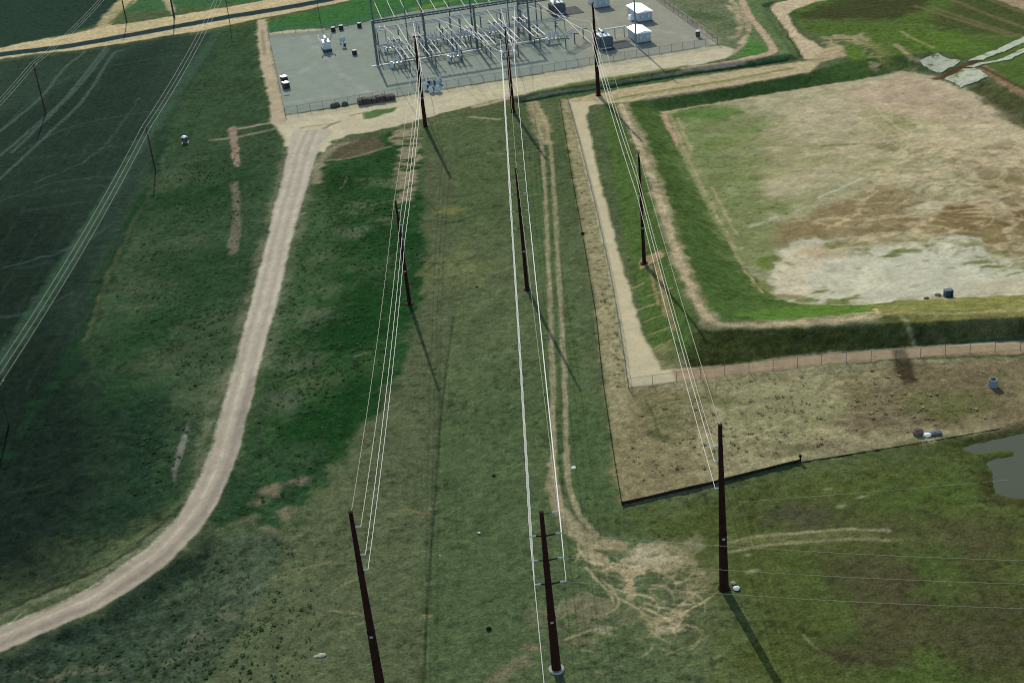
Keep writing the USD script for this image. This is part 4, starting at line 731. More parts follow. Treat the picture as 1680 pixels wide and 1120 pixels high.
steel_pole(p3b, h3, 'rusty steel pole on trampled earth, throwing a broad shadow at lower right', GP, [(h3 - 3.2, -.8, 0, .1), (h3 - 5.4, -.8, 0, .1), (h3 - 9.5, -.8, 0, .1)], r0=.66)
steel_pole(p4b, h4, 'dark steel pole at the dirt road, nearest the pale cable reels', GP, [(h4 - 4, .9, 0, .1), (h4 - 7, .9, 0, .1), (h4 - 10, .9, 0, .1)], r0=.55)
steel_pole(p5b, h5, 'dark steel pole where the bright middle wires leave the substation', GP, [(z * h5 / h2, s * 1.6, 0, .08) for z in za[1:] for s in (-1, 1)], r0=.55)
steel_pole(p6b, h6, 'rusty steel pole at the head of the gravel lane by the ditch', GP, [(h6 - 5, -.8, .2, .1), (h6 - 8, -.8, .2, .1), (h6 - 11, -.8, .2, .1)], r0=.6)
steel_pole(p9b, h9, 'slim dark pole halfway along the bright middle wires', GP, [(z * .98, s * 1.7, 0, .07) for z in za[1:] for s in (-1, 1)], r0=.42, r1=.2)
steel_pole(p10b, h10, 'slim dark pole in the green wedge among the left wires', GP, [(h10 - 2, .8, 0, .07), (h10 - 5, .8, 0, .07), (h10 - 8, .8, 0, .07)], r0=.4, r1=.18)
steel_pole(p11b, h11, 'slim dark pole on the grass bank beside the basin, in a bare patch', GP, [(h11 - 3, -.7, 0, .07), (h11 - 5.2, -.7, 0, .07), (h11 - 9, -.7, 0, .07)], r0=.4, r1=.18)
def at(b, z, dx=0, dy=0): return np.asarray(b) + [dx, dy, z]
GH = 13.4                                        # height of the front gantry beam
# left line
gl, gm, gr_ = 'conductors of the left line', 'bright conductors of the middle line', 'conductors of the right line'
wire('shield_wire', 'thin top wire of the left line, running to the pole tops', 'wire', [at(p1b, h1, .1), at(p10b, h10, -.3), at(p4b, h4 - .3, 0), U(40, 33.5, GH + 1.2)], .022, 1.4, 'alu_dull')
for k, (z1, z10, z4, u) in enumerate(((2.2, 2, 4, 35), (6.2, 5, 7, 39.5), (8.4, 8, 10, 44.5))):
    wire('conductor', ['topmost conductor on the side arms of the left line', 'middle conductor on the side arms of the left line', 'lowest conductor on the side arms of the left line'][k], 'wire',
         [at(p1b, h1 - z1, .9), at(p10b, h10 - z10, .8), at(p4b, h4 - z4, .9), U(u, 33.6, GH - 1.3)], [.036, .038, .05, .075], 1.5, ('alu_dull', 'alu_mid', 'alu_mid')[k], gl)
# middle line: three conductors a side
for k, z in enumerate(za[1:]):
    w = ['topmost', 'middle', 'lowest'][k]
    wire('conductor', f'{w} bright conductor on the left side of the middle line', 'wire', [at(p2b, z - 1, -5.0 + 3.2, -112), at(p2b, z, -1.65), at(p9b, z * .98, -1.7), at(p5b, z * h5 / h2, -1.6), U(51 + 4.2 * k, 33.6, GH - 1.3)], [.034, .034, .036, .045, .065], 1.4, 'alu', gm)
    wire('conductor', f'{w} bright conductor on the right side of the middle line', 'wire', [at(p2b, z, 2.2, .1), at(p9b, z * .98, 1.7), at(p5b, z * h5 / h2, 1.6), U(67.5 + 4.4 * k, 33.6, GH - 1.3)], [.034, .034, .042, .065], 1.4, 'alu', gm)
wire('shield_wire', 'thin wire along the pole tops of the middle line', 'wire', [at(p2b, za[0], 2.0), at(p9b, h9, .1), at(p5b, h5, .1), U(63.5, 33.5, GH + 1)], .018, 1.2, 'alu_dull')
# right line
wire('shield_wire', 'thin top wire of the right line ending at the pole beside the trampled earth', 'wire', [at(p3b, h3 + .1), at(p11b, h11), at(p6b, h6)], .024, 1.2, 'alu_dull')
for k, (z3, z11, z6, u) in enumerate(((3.2, 3, 5, 82.5), (5.4, 5.2, 8, 87), (9.5, 9, 11, 91))):
    wire('conductor', ['topmost conductor on the side arms of the right line', 'middle conductor on the side arms of the right line', 'lowest conductor on the side arms of the right line'][k], 'wire',
         [at(p3b, h3 - z3, -.8), at(p11b, h11 - z11, -.7), at(p6b, h6 - z6, -.8, .2), U(u, 47, 8.6)], [.036, .036, .05, .07], 1.4, ('alu_dull', 'alu_mid', 'alu_mid')[k], gr_)
# branch from the corner pole to the right
for k, (z, y0, y1) in enumerate(zip(za[1:], (905, 941, 984), (930, 968, 1008))):
    a = at(p2b, z, 2.2, .1); q = G(1680, y1, z - 1.2); e = a + 1.15 * (q - a); e[2] = a[2]
    wire('conductor', ['upper faint wire crossing the olive field to the right edge', 'middle faint wire crossing the olive field in front of the right pole', 'lowest faint wire crossing the olive field to the right edge'][k], 'wire', [a, e], .014, 2.2, 'alu_dull', 'faint branch wires to the right')
a = at(p3b, h3 - 9.8, .5); q = G(1480, 822, 10.5); e = a + 1.6 * (q - a); e[2] = a[2] - 4
wire('conductor', 'faint wire leaving the right steel pole level with its middle', 'wire', [a, a + [1.6, -.2, -2.0], e], .014, .5, 'alu_dull')

# wooden distribution poles
def wood_pole(b, h, label, group, arm=2.4, rot=0.0, r=.2):
    t = thing('utility_pole', label, 'pole', b, 0, group)
    mb = MB(); mb.tube([(0, 0, -.3), (0, 0, h * .5), (0, 0, h)], [r, r * .82, r * .62], 10); part(t, 'shaft', mb.done(), M['wood'], 40)
    if arm:
        c, s = math.cos(rot), math.sin(rot); m = MB(); m.box((.16 * -s, .16 * c, h - .5), (arm, .13, .16), rot); ca = part(t, 'crossarm', m.done(), M['wood'])
        for k in (-1, 0, 1):
            i = MB(); d = k * arm * .46; i.lathe((d * c - .16 * s, d * s + .16 * c, h - .42), [(0, 0), (.07, 0), (.1, .1), (.06, .16), (.09, .24), (0, .28)], 8); part(ca, 'insulator', i.done(), M['porcelain'], 30)
    return b, h, rot, arm
def tip(w, k): b, h, rot, arm = w; d = k * arm * .46; return at(b, h - .12, d * math.cos(rot) - .16 * math.sin(rot), d * math.sin(rot) + .16 * math.cos(rot))
GU = 'wooden utility poles in the dark field'
b7, b8, b0 = base(75, 186), base(255, 280), base(15, 697)
w7 = wood_pole(b7, top_z(b7, 54, 104), 'tall dark wooden pole in the dark field at the upper left', GU, 2.6, -.5, .26)
w8 = wood_pole(b8, top_z(b8, 241, 208), 'dark wooden pole at the field edge beside the small white-topped cabinet', GU, 2.8, -.25, .21)
w0 = wood_pole(b0, top_z(b0, 2, 622), 'dark wooden pole at the left picture edge below the field wires', GU, 2.8, -.25, .2)
bn = base(378, 43); wn = wood_pole(bn, 13.5, 'thin wooden pole on the highway verge, cut by the top edge', None, 2.8, -.25, .14)
bq = base(208, 37); wq = wood_pole(bq, 15.5, 'dark wooden pole beside the dirt side track beyond the highway', None, 2.6, -.5, .24)
br = base(286, 30); wr = wood_pole(br, 15, 'stout blue grey pole on the highway shoulder with a long shadow', None, 2.2, -.2, .36)
bs = base(526, 40); wood_pole(bs, 14, 'very thin pole on the grass between highway and stone yard', None, 1.6, -.2, .10)
for k in (-1, 0, 1):
    wire('field_wire', ['left field wire along the edge of the dark field', 'middle field wire along the edge of the dark field', 'right field wire along the edge of the dark field'][k + 1], 'wire', [tip(wn, k), tip(w8, k), tip(w0, k), tip(w0, k) + (tip(w0, k) - tip(w8, k)) * .4], .034, 1.2, 'field_wire', 'wires along the field edge')
    e = tip(w7, k) + (tip(w7, k) - tip(wq, k)) * 1.0; e[2] = tip(w7, k)[2]
    wire('field_wire', ['left wire of the line crossing the highway', 'middle wire of the line crossing the highway', 'right wire of the line crossing the highway'][k + 1], 'wire', [tip(wq, k), tip(w7, k), e], .03, 1.6, 'field_wire', 'wires crossing the highway')

# ------------------------------------------------------------------ fences
def fence(name, label, cat, line_px, h, gap, mesh=True, rail=True, pr=.06, mat='teal', world=None, group=None):
    W = world if world is not None else GT(*np.array(line_px, float).T)[:, :2]
    L = np.concatenate([[0], np.cumsum(np.linalg.norm(np.diff(W, axis=0), axis=1))]); n = max(2, int(round(L[-1] / gap)) + 1); s = np.linspace(0, L[-1], n)
    Q = np.stack([np.interp(s, L, W[:, k]) for k in (0, 1)], 1); Qz = np.column_stack([Q, H(Q)]); o = Qz[0]
    t = thing(name, label, cat, o, 0, group); R = Qz - o
    for k, q in enumerate(R):
        m = MB(); m.tube([q - [0, 0, .2], q + [0, 0, h + .1]], pr * (1.5 if k in (0, n - 1) else 1), 6); part(t, 'post', m.done(), M[mat])
    if rail:
        for z in (h, .12): m = MB(); m.tube(R + [0, 0, z], pr * .55, 5); part(t, 'rail', m.done(), M[mat])
    if mesh:
        v = np.vstack([R + [0, 0, .12], R + [0, 0, h]]); i = np.arange(n - 1); part(t, 'chain_link', (v, np.stack([i, i + 1, n + i + 1, n + i], 1)), M['mesh'])
    return t
fence('chain_link_fence', 'chain link fence along the front of the stone yard by the dirt road', 'fence', [(468, 189), (560, 174), (700, 151), (820, 132), (950, 110), (1100, 86), (1177, 74)], 2.3, 3.6)
fence('chain_link_fence', 'chain link fence down the left side of the stone yard', 'fence', [(441, 58), (450, 100), (468, 188)], 2.3, 4.5)
fence('chain_link_fence', 'chain link fence along the back of the stone yard before the grass', 'fence', [(441, 57), (533, 50), (585, 40), (680, 18), (760, 8), (880, -6)], 2.3, 4.5)
fence('chain_link_fence', 'chain link fence on the right side of the stone yard', 'fence', [(1177, 73), (1076, 0), (1050, -18)], 2.3, 4.5)
fence('wire_fence', 'long dark wire fence between the dry strip and the gravel lane', 'fence', [(932, 168), (952, 240), (977, 340), (1001, 450), (1018, 545), (1031, 637)], 1.9, 3.4, pr=.05)
fence('wire_fence', 'wire fence with thin posts along the tan lane below the basin bank', 'fence', [(1031, 637), (1080, 630), (1180, 617), (1330, 599), (1500, 587), (1620, 577), (1800, 570)], 1.9, 4.2, pr=.05)
def silt_fence(label, px, h):
    W = GT(*np.array(px, float).T)[:, :2]; D_ = dense(np.column_stack([W, np.zeros(len(W))]), 1.6)[:, :2]; Q = np.column_stack([D_, H(D_)]); o = Q[0]; R = Q - o; n = len(R)
    t = thing('silt_fence', label, 'silt fence', o); d = np.gradient(R[:, :2], axis=0); d /= np.linalg.norm(d, axis=1, keepdims=True); nn = np.column_stack([-d[:, 1], d[:, 0], np.zeros(n)]) * .025
    hh = h * (1 + .25 * (fbm(Q / 3.0, 2, 3) - .5)); up = np.column_stack([np.zeros((n, 2)), hh]); dn = np.array([0, 0, -.25])
    v = np.vstack([R - nn + dn, R - nn + up, R + nn + up, R + nn + dn]); i = np.arange(n - 1); fs = []
    for a, b in ((0, 1), (1, 2), (2, 3)): fs.append(np.stack([a * n + i, a * n + i + 1, b * n + i + 1, b * n + i], 1))
    part(t, 'fabric', (v, np.vstack(fs)), M['silt'])
    for q in (R[::2] if h > .1 else R[::12]): m = MB(); m.box(q + [0, 0, h * .55], (.07, .07, h * 1.2 + .3)); part(t, 'stake', m.done(), M['wood'])
silt_fence('low black fabric fence down the left edge of the dry strip', [(918, 163), (938, 290), (958, 400), (978, 520), (988, 620), (1004, 730), (1020, 828)], .35)
silt_fence('black fabric fence along the foot of the dry grass triangle, ending at a dark post', [(1020, 828), (1090, 812), (1160, 796), (1240, 776), (1312, 758)], .55)
silt_fence('thin black fabric fence running right towards the pond', [(1314, 758), (1400, 744), (1500, 728), (1580, 714), (1640, 703)], .06)
pe = base(1313, 757); t = thing('end_post', 'short dark post where the black fabric fence stops', 'post', pe)
m = MB(); m.tube([(0, 0, -.2), (0, 0, .95)], [.13, .11], 8); part(t, 'shaft', m.done(), M['silt'], 30); m = MB(); m.lathe((0, 0, .9), [(0, 0), (.26, 0), (.28, .18), (.16, .3), (0, .34)], 10); part(t, 'cap', m.done(), M['silt'], 30)

# ------------------------------------------------------------------ substation
def ux(u, v, z=0.0): return U(u, v, z)
# front gantry: four columns, three lattice beams
gt_ = thing('steel_gantry', 'long dark steel gantry of four columns across the front of the switchyard', 'gantry', ux(32.1, 33.7), PADROT)
def column(t, x, y, h, r=.42):
    m = MB(); m.tube([(x, y, 0), (x, y, h)], [r, r * .7], 8); c = part(t, 'column', m.done(), M['teal'], 40)
    f = MB(); f.box((x, y, .1), (1.1, 1.1, .5), 0, .06); part(c, 'footing', f.done(), M['concrete'])
def beam(t, x0, x1, y, z, s=.34):
    m = MB(); n = max(4, int((x1 - x0) / 1.2)); xs = np.linspace(x0, x1, n)
    for dy in (-s, s):
        for dz in (-s, s): m.tube([(x0, y + dy, z + dz), (x1, y + dy, z + dz)], .11, 5)
    for k in range(n - 1):
        for dy in (-s, s): m.tube([(xs[k], y + dy, z - s if k % 2 else z + s), (xs[k + 1], y + dy, z + s if k % 2 else z - s)], .07, 4)
        m.tube([(xs[k], y - s if k % 2 else y + s, z + s), (xs[k + 1], y + s if k % 2 else y - s, z + s)], .07, 4)
    return part(t, 'beam', m.done(), M['teal'])
def string(t, x, y, z, L=1.3):
    m = MB(); m.tube([(x, y, z - L * k / 12) for k in range(13)], [.06 + .07 * (k % 2) for k in range(13)], 8); part(t, 'insulator', m.done(), M['porcelain'], 30)
cx = [0, 15.6, 31.4, 48.4]
for x in cx: column(gt_, x, 0, GH + .6)
for a, b in zip(cx[:-1], cx[1:]):
    beam(gt_, a, b, 0, GH)
for u in (35, 39.5, 44.5, 51, 55.2, 59.4, 67.5, 71.9, 76.3): string(gt_, u - 32.1, .1, GH - .1)
gb = thing('steel_gantry', 'lower dark steel gantry right of the middle of the switchyard', 'gantry', ux(80.4, 47), PADROT)
for x in (0, 6, 12.2): column(gb, x, 0, 9.2, .22)
beam(gb, 0, 12.2, 0, 9.0, .3)
for u in (82.5, 87, 91): string(gb, u - 80.4, .1, 8.9, .8)
# strain buses from the front gantry back to a rear gantry
gc = thing('steel_gantry', 'rear dark steel gantry near the back fence, cut by the top edge', 'gantry', ux(43.9, 60), PADROT)
for x in (-8, 8, 24, 40): column(gc, x, 0, GH + 1.5, .34)
for a, b in ((-8, 8), (8, 24), (24, 40)): beam(gc, a, b, 0, GH + 1)
for k, u in enumerate((37, 41, 45, 50, 54, 58, 63, 67, 71, 77, 80, 83)):
    wire('strain_bus', f'{["first", "second", "third", "fourth", "fifth", "sixth", "seventh", "eighth", "ninth", "tenth", "eleventh", "twelfth"][k]} overhead bus wire from the left between front and rear gantry', 'wire', [ux(u, 60, GH + .2), ux(u - 1.5, 34.2, GH - .4)], .065, 2.0, 'alu_mid', 'overhead bus wires of the switchyard')
# slim masts
GMAST = 'slim lightning masts of the switchyard'
for (px, py), h, lab in (((672, 85), 21, 'slim dark mast between the two left columns of the front gantry'), ((742, 65), 21, 'slim dark mast left of the middle of the switchyard'), ((838, 66), 19, 'slim dark mast behind the bright wires of the middle pole')):
    b = G(px, py); t = thing('lightning_mast', lab, 'mast', b, 0, GMAST)
    m = MB(); m.tube([(0, 0, 0), (0, 0, h * .6), (0, 0, h)], [.22, .15, .05], 8); part(t, 'shaft', m.done(), M['teal'], 40); m = MB(); m.box((0, 0, .1), (.9, .9, .4), 0, .05); part(t, 'footing', m.done(), M['concrete'])
b = G(1044, 76); t = thing('light_mast', 'tall grey green mast in front of the near white-roofed building', 'mast', b)
m = MB(); m.tube([(0, 0, 0), (0, 0, 12), (0, 0, 24)], [.3, .24, .16], 10); part(t, 'shaft', m.done(), simple('mast_paint', (.12, .19, .18), .5), 40); m = MB(); m.lathe((0, 0, -.1), [(0, 0), (.6, 0), (.6, .35), (0, .35)], 12); part(t, 'footing', m.done(), M['concrete'], 30)
# bus supports: T stands carrying long pale tubes
def bus_row(u0, v0, du, dv, n, h, label, tubes=3, sp=1.7):
    t = thing('bus_structure', label, 'bus structure', ux(u0, v0), PADROT); L = math.hypot(du, dv); ang = math.atan2(dv, du); c, s = math.cos(ang), math.sin(ang)
    w = sp * (tubes - 1) + .8
    for k in range(n):
        d = L * k / (n - 1); m = MB(); m.tube([(d * c, d * s, 0), (d * c, d * s, h - .9)], .19, 8); m.box((d * c, d * s, h - .85), (.26, w, .26), ang); part(t, 'stand', m.done(), M['teal'], 40)
        for j in range(tubes):
            o = (j - (tubes - 1) / 2) * sp; i = MB(); i.tube([(d * c - o * s, d * s + o * c, h - .85 + .7 * q / 8) for q in range(9)], [.07 + .05 * (q % 2) for q in range(9)], 8); part(t, 'insulator', i.done(), M['porcelain'], 30)
    for j in range(tubes):
        o = (j - (tubes - 1) / 2) * sp; m = MB(); m.tube([(-.6 * c - o * s, -.6 * s + o * c, h), (L * c + .6 * c - o * s, L * s + .6 * s + o * c, h)], .14, 8); part(t, 'bus_tube', m.done(), M['galv'], 30)
bus_row(33.5, 38, 29, 0, 6, 4.6, 'long pale bus tubes crossing behind the front gantry on the left')
bus_row(66, 38, 24, 0, 5, 4.6, 'long pale bus tubes crossing behind the front gantry on the right')
bus_row(36, 55, 54, 0, 9, 5.6, 'long pale bus tubes crossing the rear of the switchyard')
bus_row(40, 22, 0, 26, 5, 4.2, 'pale bus tubes running front to back at the left bay')
bus_row(56.5, 24, 0, 28, 5, 4.2, 'pale bus tubes running front to back at the middle bay')
bus_row(73, 20, 0, 30, 5, 4.2, 'pale bus tubes running front to back at the right middle bay')
bus_row(48, 22, 0, 26, 5, 4.2, 'pale bus tubes running front to back between left and middle bay')
bus_row(65, 22, 0, 26, 5, 4.2, 'pale bus tubes running front to back behind the third gantry column')
bus_row(81, 24, 0, 26, 5, 4.2, 'pale bus tubes running front to back at the right end of the front gantry')
bus_row(88, 20, 8, 8, 3, 4.0, 'short pale bus tubes slanting towards the dark transformer', 3, 1.2)
# circuit breakers
def breaker(loc, rz, label):
    t = thing('circuit_breaker', label, 'circuit breaker', loc, rz, 'pale circuit breakers in the switchyard')
    for sx in (-1, 1):
        for sy in (-1, 1): m = MB(); m.box((sx * 1.5, sy * .5, .6), (.16, .16, 1.2)); part(t, 'leg', m.done(), M['teal'])
    m = MB(); m.box((0, 0, 1.35), (3.8, 1.3, .3), 0, .04); part(t, 'frame', m.done(), M['galv'])
    m = MB(); m.box((-2.3, 0, 1.1), (.8, 1.0, 1.7), 0, .05); part(t, 'control_box', m.done(), M['equip'])
    for k in (-1, 0, 1):
        m = MB(); m.tube([(k * 1.2, -.9, 1.8), (k * 1.2, .9, 1.8)], .3, 12); part(t, 'tank', m.done(), M['equip'], 40)
        for s in (-1, 1):
            m = MB(); m.tube([(k * 1.2, s * (.6 + .09 * q), 2.0 + .2 * q) for q in range(11)], [.16 - .006 * q + .05 * (q % 2) for q in range(11)], 8); part(t, 'bushing', m.done(), M['porcelain'], 30)
    return t
bk = breaker(ux(38, 29), PADROT, 'pale circuit breaker in the left bay before the front gantry')
for (u, v, lab) in ((55, 26, 'pale circuit breaker in the middle bay before the front gantry'), (70.5, 22, 'pale circuit breaker behind the middle steel pole'), (86.5, 28, 'pale circuit breaker beside the lower gantry'), (39, 47, 'pale circuit breaker behind the left end of the front gantry'),
                    (52, 47, 'pale circuit breaker behind the middle column of the front gantry'), (62, 46, 'pale circuit breaker behind the third column of the front gantry'), (72, 46, 'pale circuit breaker right of the masts behind the gantry'), (84, 57, 'pale circuit breaker behind the lower gantry')):
    copy_of(bk, ux(u, v), PADROT, lab)
# switch stands
def switch(loc, rz, label):
    t = thing('disconnect_switch', label, 'switch stand', loc, rz, 'switch stands in the switchyard')
    for s in (-1, 1): m = MB(); m.tube([(s * 1.6, 0, 0), (s * 1.6, 0, 3.4)], .11, 8); part(t, 'leg', m.done(), M['teal'], 40)
    m = MB(); m.box((0, 0, 3.45), (4.6, .25, .2)); part(t, 'beam', m.done(), M['teal'])
    for k in (-1, 0, 1):
        for s in (-1, 1): m = MB(); m.tube([(k * 1.7, s * .5, 3.5 + .1 * q) for q in range(10)], [.07 + .05 * (q % 2) for q in range(10)], 8); part(t, 'insulator', m.done(), M['porcelain'], 30)
        m = MB(); m.tube([(k * 1.7, -.8, 4.5), (k * 1.7, .8, 4.5)], .07, 6); part(t, 'blade', m.done(), M['alu'])
    return t
sw = switch(ux(37, 34.5), PADROT, 'switch stand under the left beam of the front gantry')
for (u, v, lab) in ((43, 42, 'switch stand at the foot of the first slim mast'), (54, 36, 'switch stand under the middle beam of the front gantry'), (60, 42, 'switch stand behind the middle beam of the front gantry'), (71, 34.5, 'switch stand under the right beam of the front gantry'), (77, 42, 'switch stand behind the right beam of the front gantry'),
                    (38, 62, 'switch stand at the back left of the switchyard'), (49, 66, 'switch stand behind the rear gantry on the left'), (63, 65, 'switch stand behind the rear gantry in the middle'), (78, 60, 'switch stand behind the rear gantry on the right'), (92, 40, 'switch stand between the lower gantry and the dark transformer')):
    copy_of(sw, ux(u, v), PADROT, lab)
# concrete cable trench with lift-off covers
t = thing('cable_trench', 'pale concrete cable trench covers in a line at the gantry feet', 'cable trench', ux(30.2, 33.9), PADROT); rng = random.Random(4)
for a, b in ((0, 6.5), (8.5, 34.2), (41, 55)):
    x = a
    while x < b - .5:
        m = MB(); m.box((x + .58, rng.uniform(-.05, .05), .09 + rng.uniform(0, .04)), (1.14, 1.0, .2), rng.uniform(-.01, .01), .03); part(t, 'cover', m.done(), M['whitecover'] if 'whitecover' in M else M.setdefault('whitecover', simple('pale_trench_cover', (.62, .60, .52), .85))); x += 1.18
# transformers and their dark pits
def transformer(loc, rz, label, pit):
    t = thing('power_transformer', label, 'transformer', loc, rz)
    m = MB(); m.box((0, 0, 2.0), (3.0, 4.6, 3.4), 0, .08); part(t, 'tank', m.done(), M['transformer'])
    m = MB(); m.box((0, 0, 3.78), (3.3, 4.9, .16), 0, .03); part(t, 'lid', m.done(), simple('pale_lid_paint', (.45, .52, .53), .4) if 'lid' not in M else M['lid'])
    m = MB(); m.box((0, 0, .15), (3.6, 5.4, .3), 0, .04); part(t, 'plinth', m.done(), M['concrete'])
    for s in (-1, 1):
        r = MB()
        for k in range(9): r.box((s * 2.0, -1.9 + .47 * k, 1.9), (.9, .08, 2.6))
        part(t, 'radiator', r.done(), M['transformer'])
    m = MB(); m.tube([(-.6, -1.8, 4.9), (-.6, 1.8, 4.9)], .42, 14); m.box((-.6, -1.2, 4.2), (.15, .15, .7)); m.box((-.6, 1.2, 4.2), (.15, .15, .7)); part(t, 'conservator', m.done(), M['transformer'], 40)
    for k in (-1, 0, 1): m = MB(); m.tube([(.8, k * 1.3, 3.85 + .13 * q) for q in range(12)], [.17 - .006 * q + .05 * (q % 2) for q in range(12)], 8); part(t, 'bushing', m.done(), M['porcelain'], 30)
    p = MB(); p.box((pit[0], pit[1], .04), (pit[2], pit[3], .14), 0, .03); part(t, 'oil_pit', p.done(), M['pit'])
M['lid'] = simple('pale_lid_paint', (.45, .52, .53), .4)
transformer(ux(98.6, 15.5), PADROT, 'dark blue transformer with a pale lid on a dark stone pit, near the front fence', (3.4, -.6, 9.5, 8.6))
transformer(ux(97.5, 62.5), PADROT, 'dark blue transformer on a dark stone pit at the back by the white-roofed buildings', (2.6, 0, 10.5, 10))
# control buildings
def building(loc, rz, w, d, h, label, over=.35, rise=.5):
    t = thing('control_building', label, 'building', loc, rz)
    m = MB(); m.box((0, 0, h / 2), (w, d, h), 0, .02); wl = part(t, 'wall', m.done(), M['wall'])
    v = np.array([(sx * (w / 2 + over), sy * (d / 2 + over), h + z) for z in (0, .16) for sx in (-1, 1) for sy in (-1, 1)] + [(0, -(d / 2 + over), h + rise + .16), (0, d / 2 + over, h + rise + .16)])
    hull = trimesh.convex.convex_hull(v); part(t, 'roof', (np.array(hull.vertices), np.array(hull.faces)), M['white'])
    m = MB(); m.box((0, 0, .1), (w + .3, d + .3, .34), 0, .03); part(t, 'base', m.done(), M['trim'])
    m = MB(); m.box((-w / 2 - .03, -d * .2, 1.2), (.08, 1.1, 2.1)); dr = part(t, 'door', m.done(), M['galv']); m = MB(); m.box((-w / 2 - .09, -d * .2 + .4, 1.15), (.05, .06, .18)); part(dr, 'handle', m.done(), M['trim'])
    for k in (-.22, .25): m = MB(); m.box((w * k, -d / 2 - .12, 1.7), (.7, .25, .9), 0, .03); part(t, 'cooling_unit', m.done(), M['equip'])
    for k in range(int(w / 1.1)): m = MB(); m.box((-w / 2 + .8 + 1.1 * k, -d / 2 - .02, h / 2 + .2), (.05, .05, h - .5)); part(wl, 'panel_joint', m.done(), M['wall'])
building(ux(110.6, 17.2), PADROT, 4.4, 8.4, 3.0, 'near grey building with a white roof behind the tall mast')
building(ux(118.9, 41.0), PADROT, 4.6, 11.0, 3.0, 'middle grey building with the largest bright white roof')
building(ux(112.6, 64.5), PADROT, 4.8, 9.0, 3.2, 'grey building with a white roof cut by the top edge')
b = G(1036, 33); t = thing('air_conditioner', 'small white unit beside the middle white-roofed building', 'cooling unit', b, PADROT)
m = MB(); m.box((0, 0, .8), (1.5, 2.4, 1.5), 0, .08); part(t, 'casing', m.done(), M['white']); m = MB(); m.lathe((0, -.5, 1.55), [(0, 0), (.5, 0), (.5, .12), (0, .12)], 14); part(t, 'fan_guard', m.done(), M['trim'], 30)
m = MB(); m.box((0, 0, .05), (1.7, 2.6, .2)); part(t, 'base', m.done(), M['concrete'])
t = thing('pipe_rail', 'long pale raised bus duct leading to the near white-roofed building', 'bus duct', ux(97.5, 22.5), PADROT)
m = MB(); m.box((5.2, 0, 3.2), (11, .5, .35), 0, .05); part(t, 'duct', m.done(), M['equip'])
for x in (.4, 3.6, 7, 10): m = MB(); m.box((x, 0, 1.55), (.18, .18, 3.1)); part(t, 'leg', m.done(), M['teal'])

# ------------------------------------------------------------------ loose things in and around the yard
def reel(loc, rz, label, group, r=.95, w=.9):
    t = thing('cable_reel', label, 'cable reel', loc, rz, group)
    m = MB(); m.tube([(-w / 2, 0, r), (w / 2, 0, r)], r * .62, 16); part(t, 'drum', m.done(), M['black'], 40)
    for s in (-1, 1): m = MB(); m.tube([(s * w / 2 - .05, 0, r), (s * w / 2 + .05, 0, r)], r, 20); part(t, 'flange', m.done(), M['equip'], 40)
    return t
rl = reel(G(701, 148), .5, 'pale cable reel nearest the left steel pole, in the front row', 'pale cable reels at the front fence')
for (px, py, a, lab) in ((709, 152, .9, 'pale cable reel in the front row, second from the left pole'), (719, 151, 1.2, 'pale cable reel at the right end of the front row'), (703, 141, .3, 'pale cable reel in the back row nearest the left pole'), (711, 141, .7, 'pale cable reel in the middle of the back row'), (720, 138, 1.1, 'pale cable reel at the right end of the back row')):
    copy_of(rl, G(px, py), a, lab)
copy_of(rl, G(565, 79), .4, 'single pale cable reel on the open stone at the back left', 'pale cable reels on the open stone'); copy_of(rl, G(562, 70), 1.3, 'pale cable reel behind the single one at the back left', 'pale cable reels on the open stone')
def bundle(loc, rz, label, w, h, seed):
    t = thing('timber_bundle', label, 'bundle', loc, rz, 'brown bundles stacked along the front fence'); rg = random.Random(seed)
    for lay in range(3):
        for k in range(4):
            m = MB(); m.box((rg.uniform(-.08, .08), (k - 1.5) * w / 4, .28 + lay * h / 3), (2.4 + rg.uniform(-.3, .3), w / 4 * .92, h / 3 * .94), rg.uniform(-.03, .03), .03); part(t, 'timber', m.done(), M['bale'])
    for x in (-.7, .7): m = MB(); m.box((x, 0, .06), (.14, w, .14)); part(t, 'bearer', m.done(), M['wood'])
NB = ['darkest brown bundle at the left end of the stacked row', 'second brown bundle from the left of the stacked row', 'third brown bundle from the left of the stacked row', 'fourth brown bundle from the left of the stacked row', 'fifth brown bundle from the left of the stacked row', 'sixth brown bundle from the left of the stacked row', 'second brown bundle from the right of the stacked row', 'brown bundle at the right end of the stacked row']
for k in range(8): bundle(G(591 + 7.6 * k, 171.5 - 1.15 * k) + [0, 0, 0], PADROT + math.pi / 2 + .15 * math.sin(k * 2.1), NB[k], 1.25, 1.5 + .25 * math.sin(k * 1.7), k)
for k, (px, py, lab) in enumerate(((547, 176, 'small dark heap at the left of the front fence'), (553, 174, 'dark heap beside the small one at the front fence'), (566, 173, 'lone dark heap left of the brown bundles'))):
    t = thing('covered_heap', lab, 'heap', G(px, py)); m = trimesh.creation.icosphere(2, 1.0); v = np.array(m.vertices); v *= (1 + .35 * (fbm(v * 1.5 + k * 7, 3, k)[:, None] - .5)); v = v * [.9, .7, .8]; part(t, 'tarpaulin', (v + [0, 0, .3], m.faces), M['bale'], True)
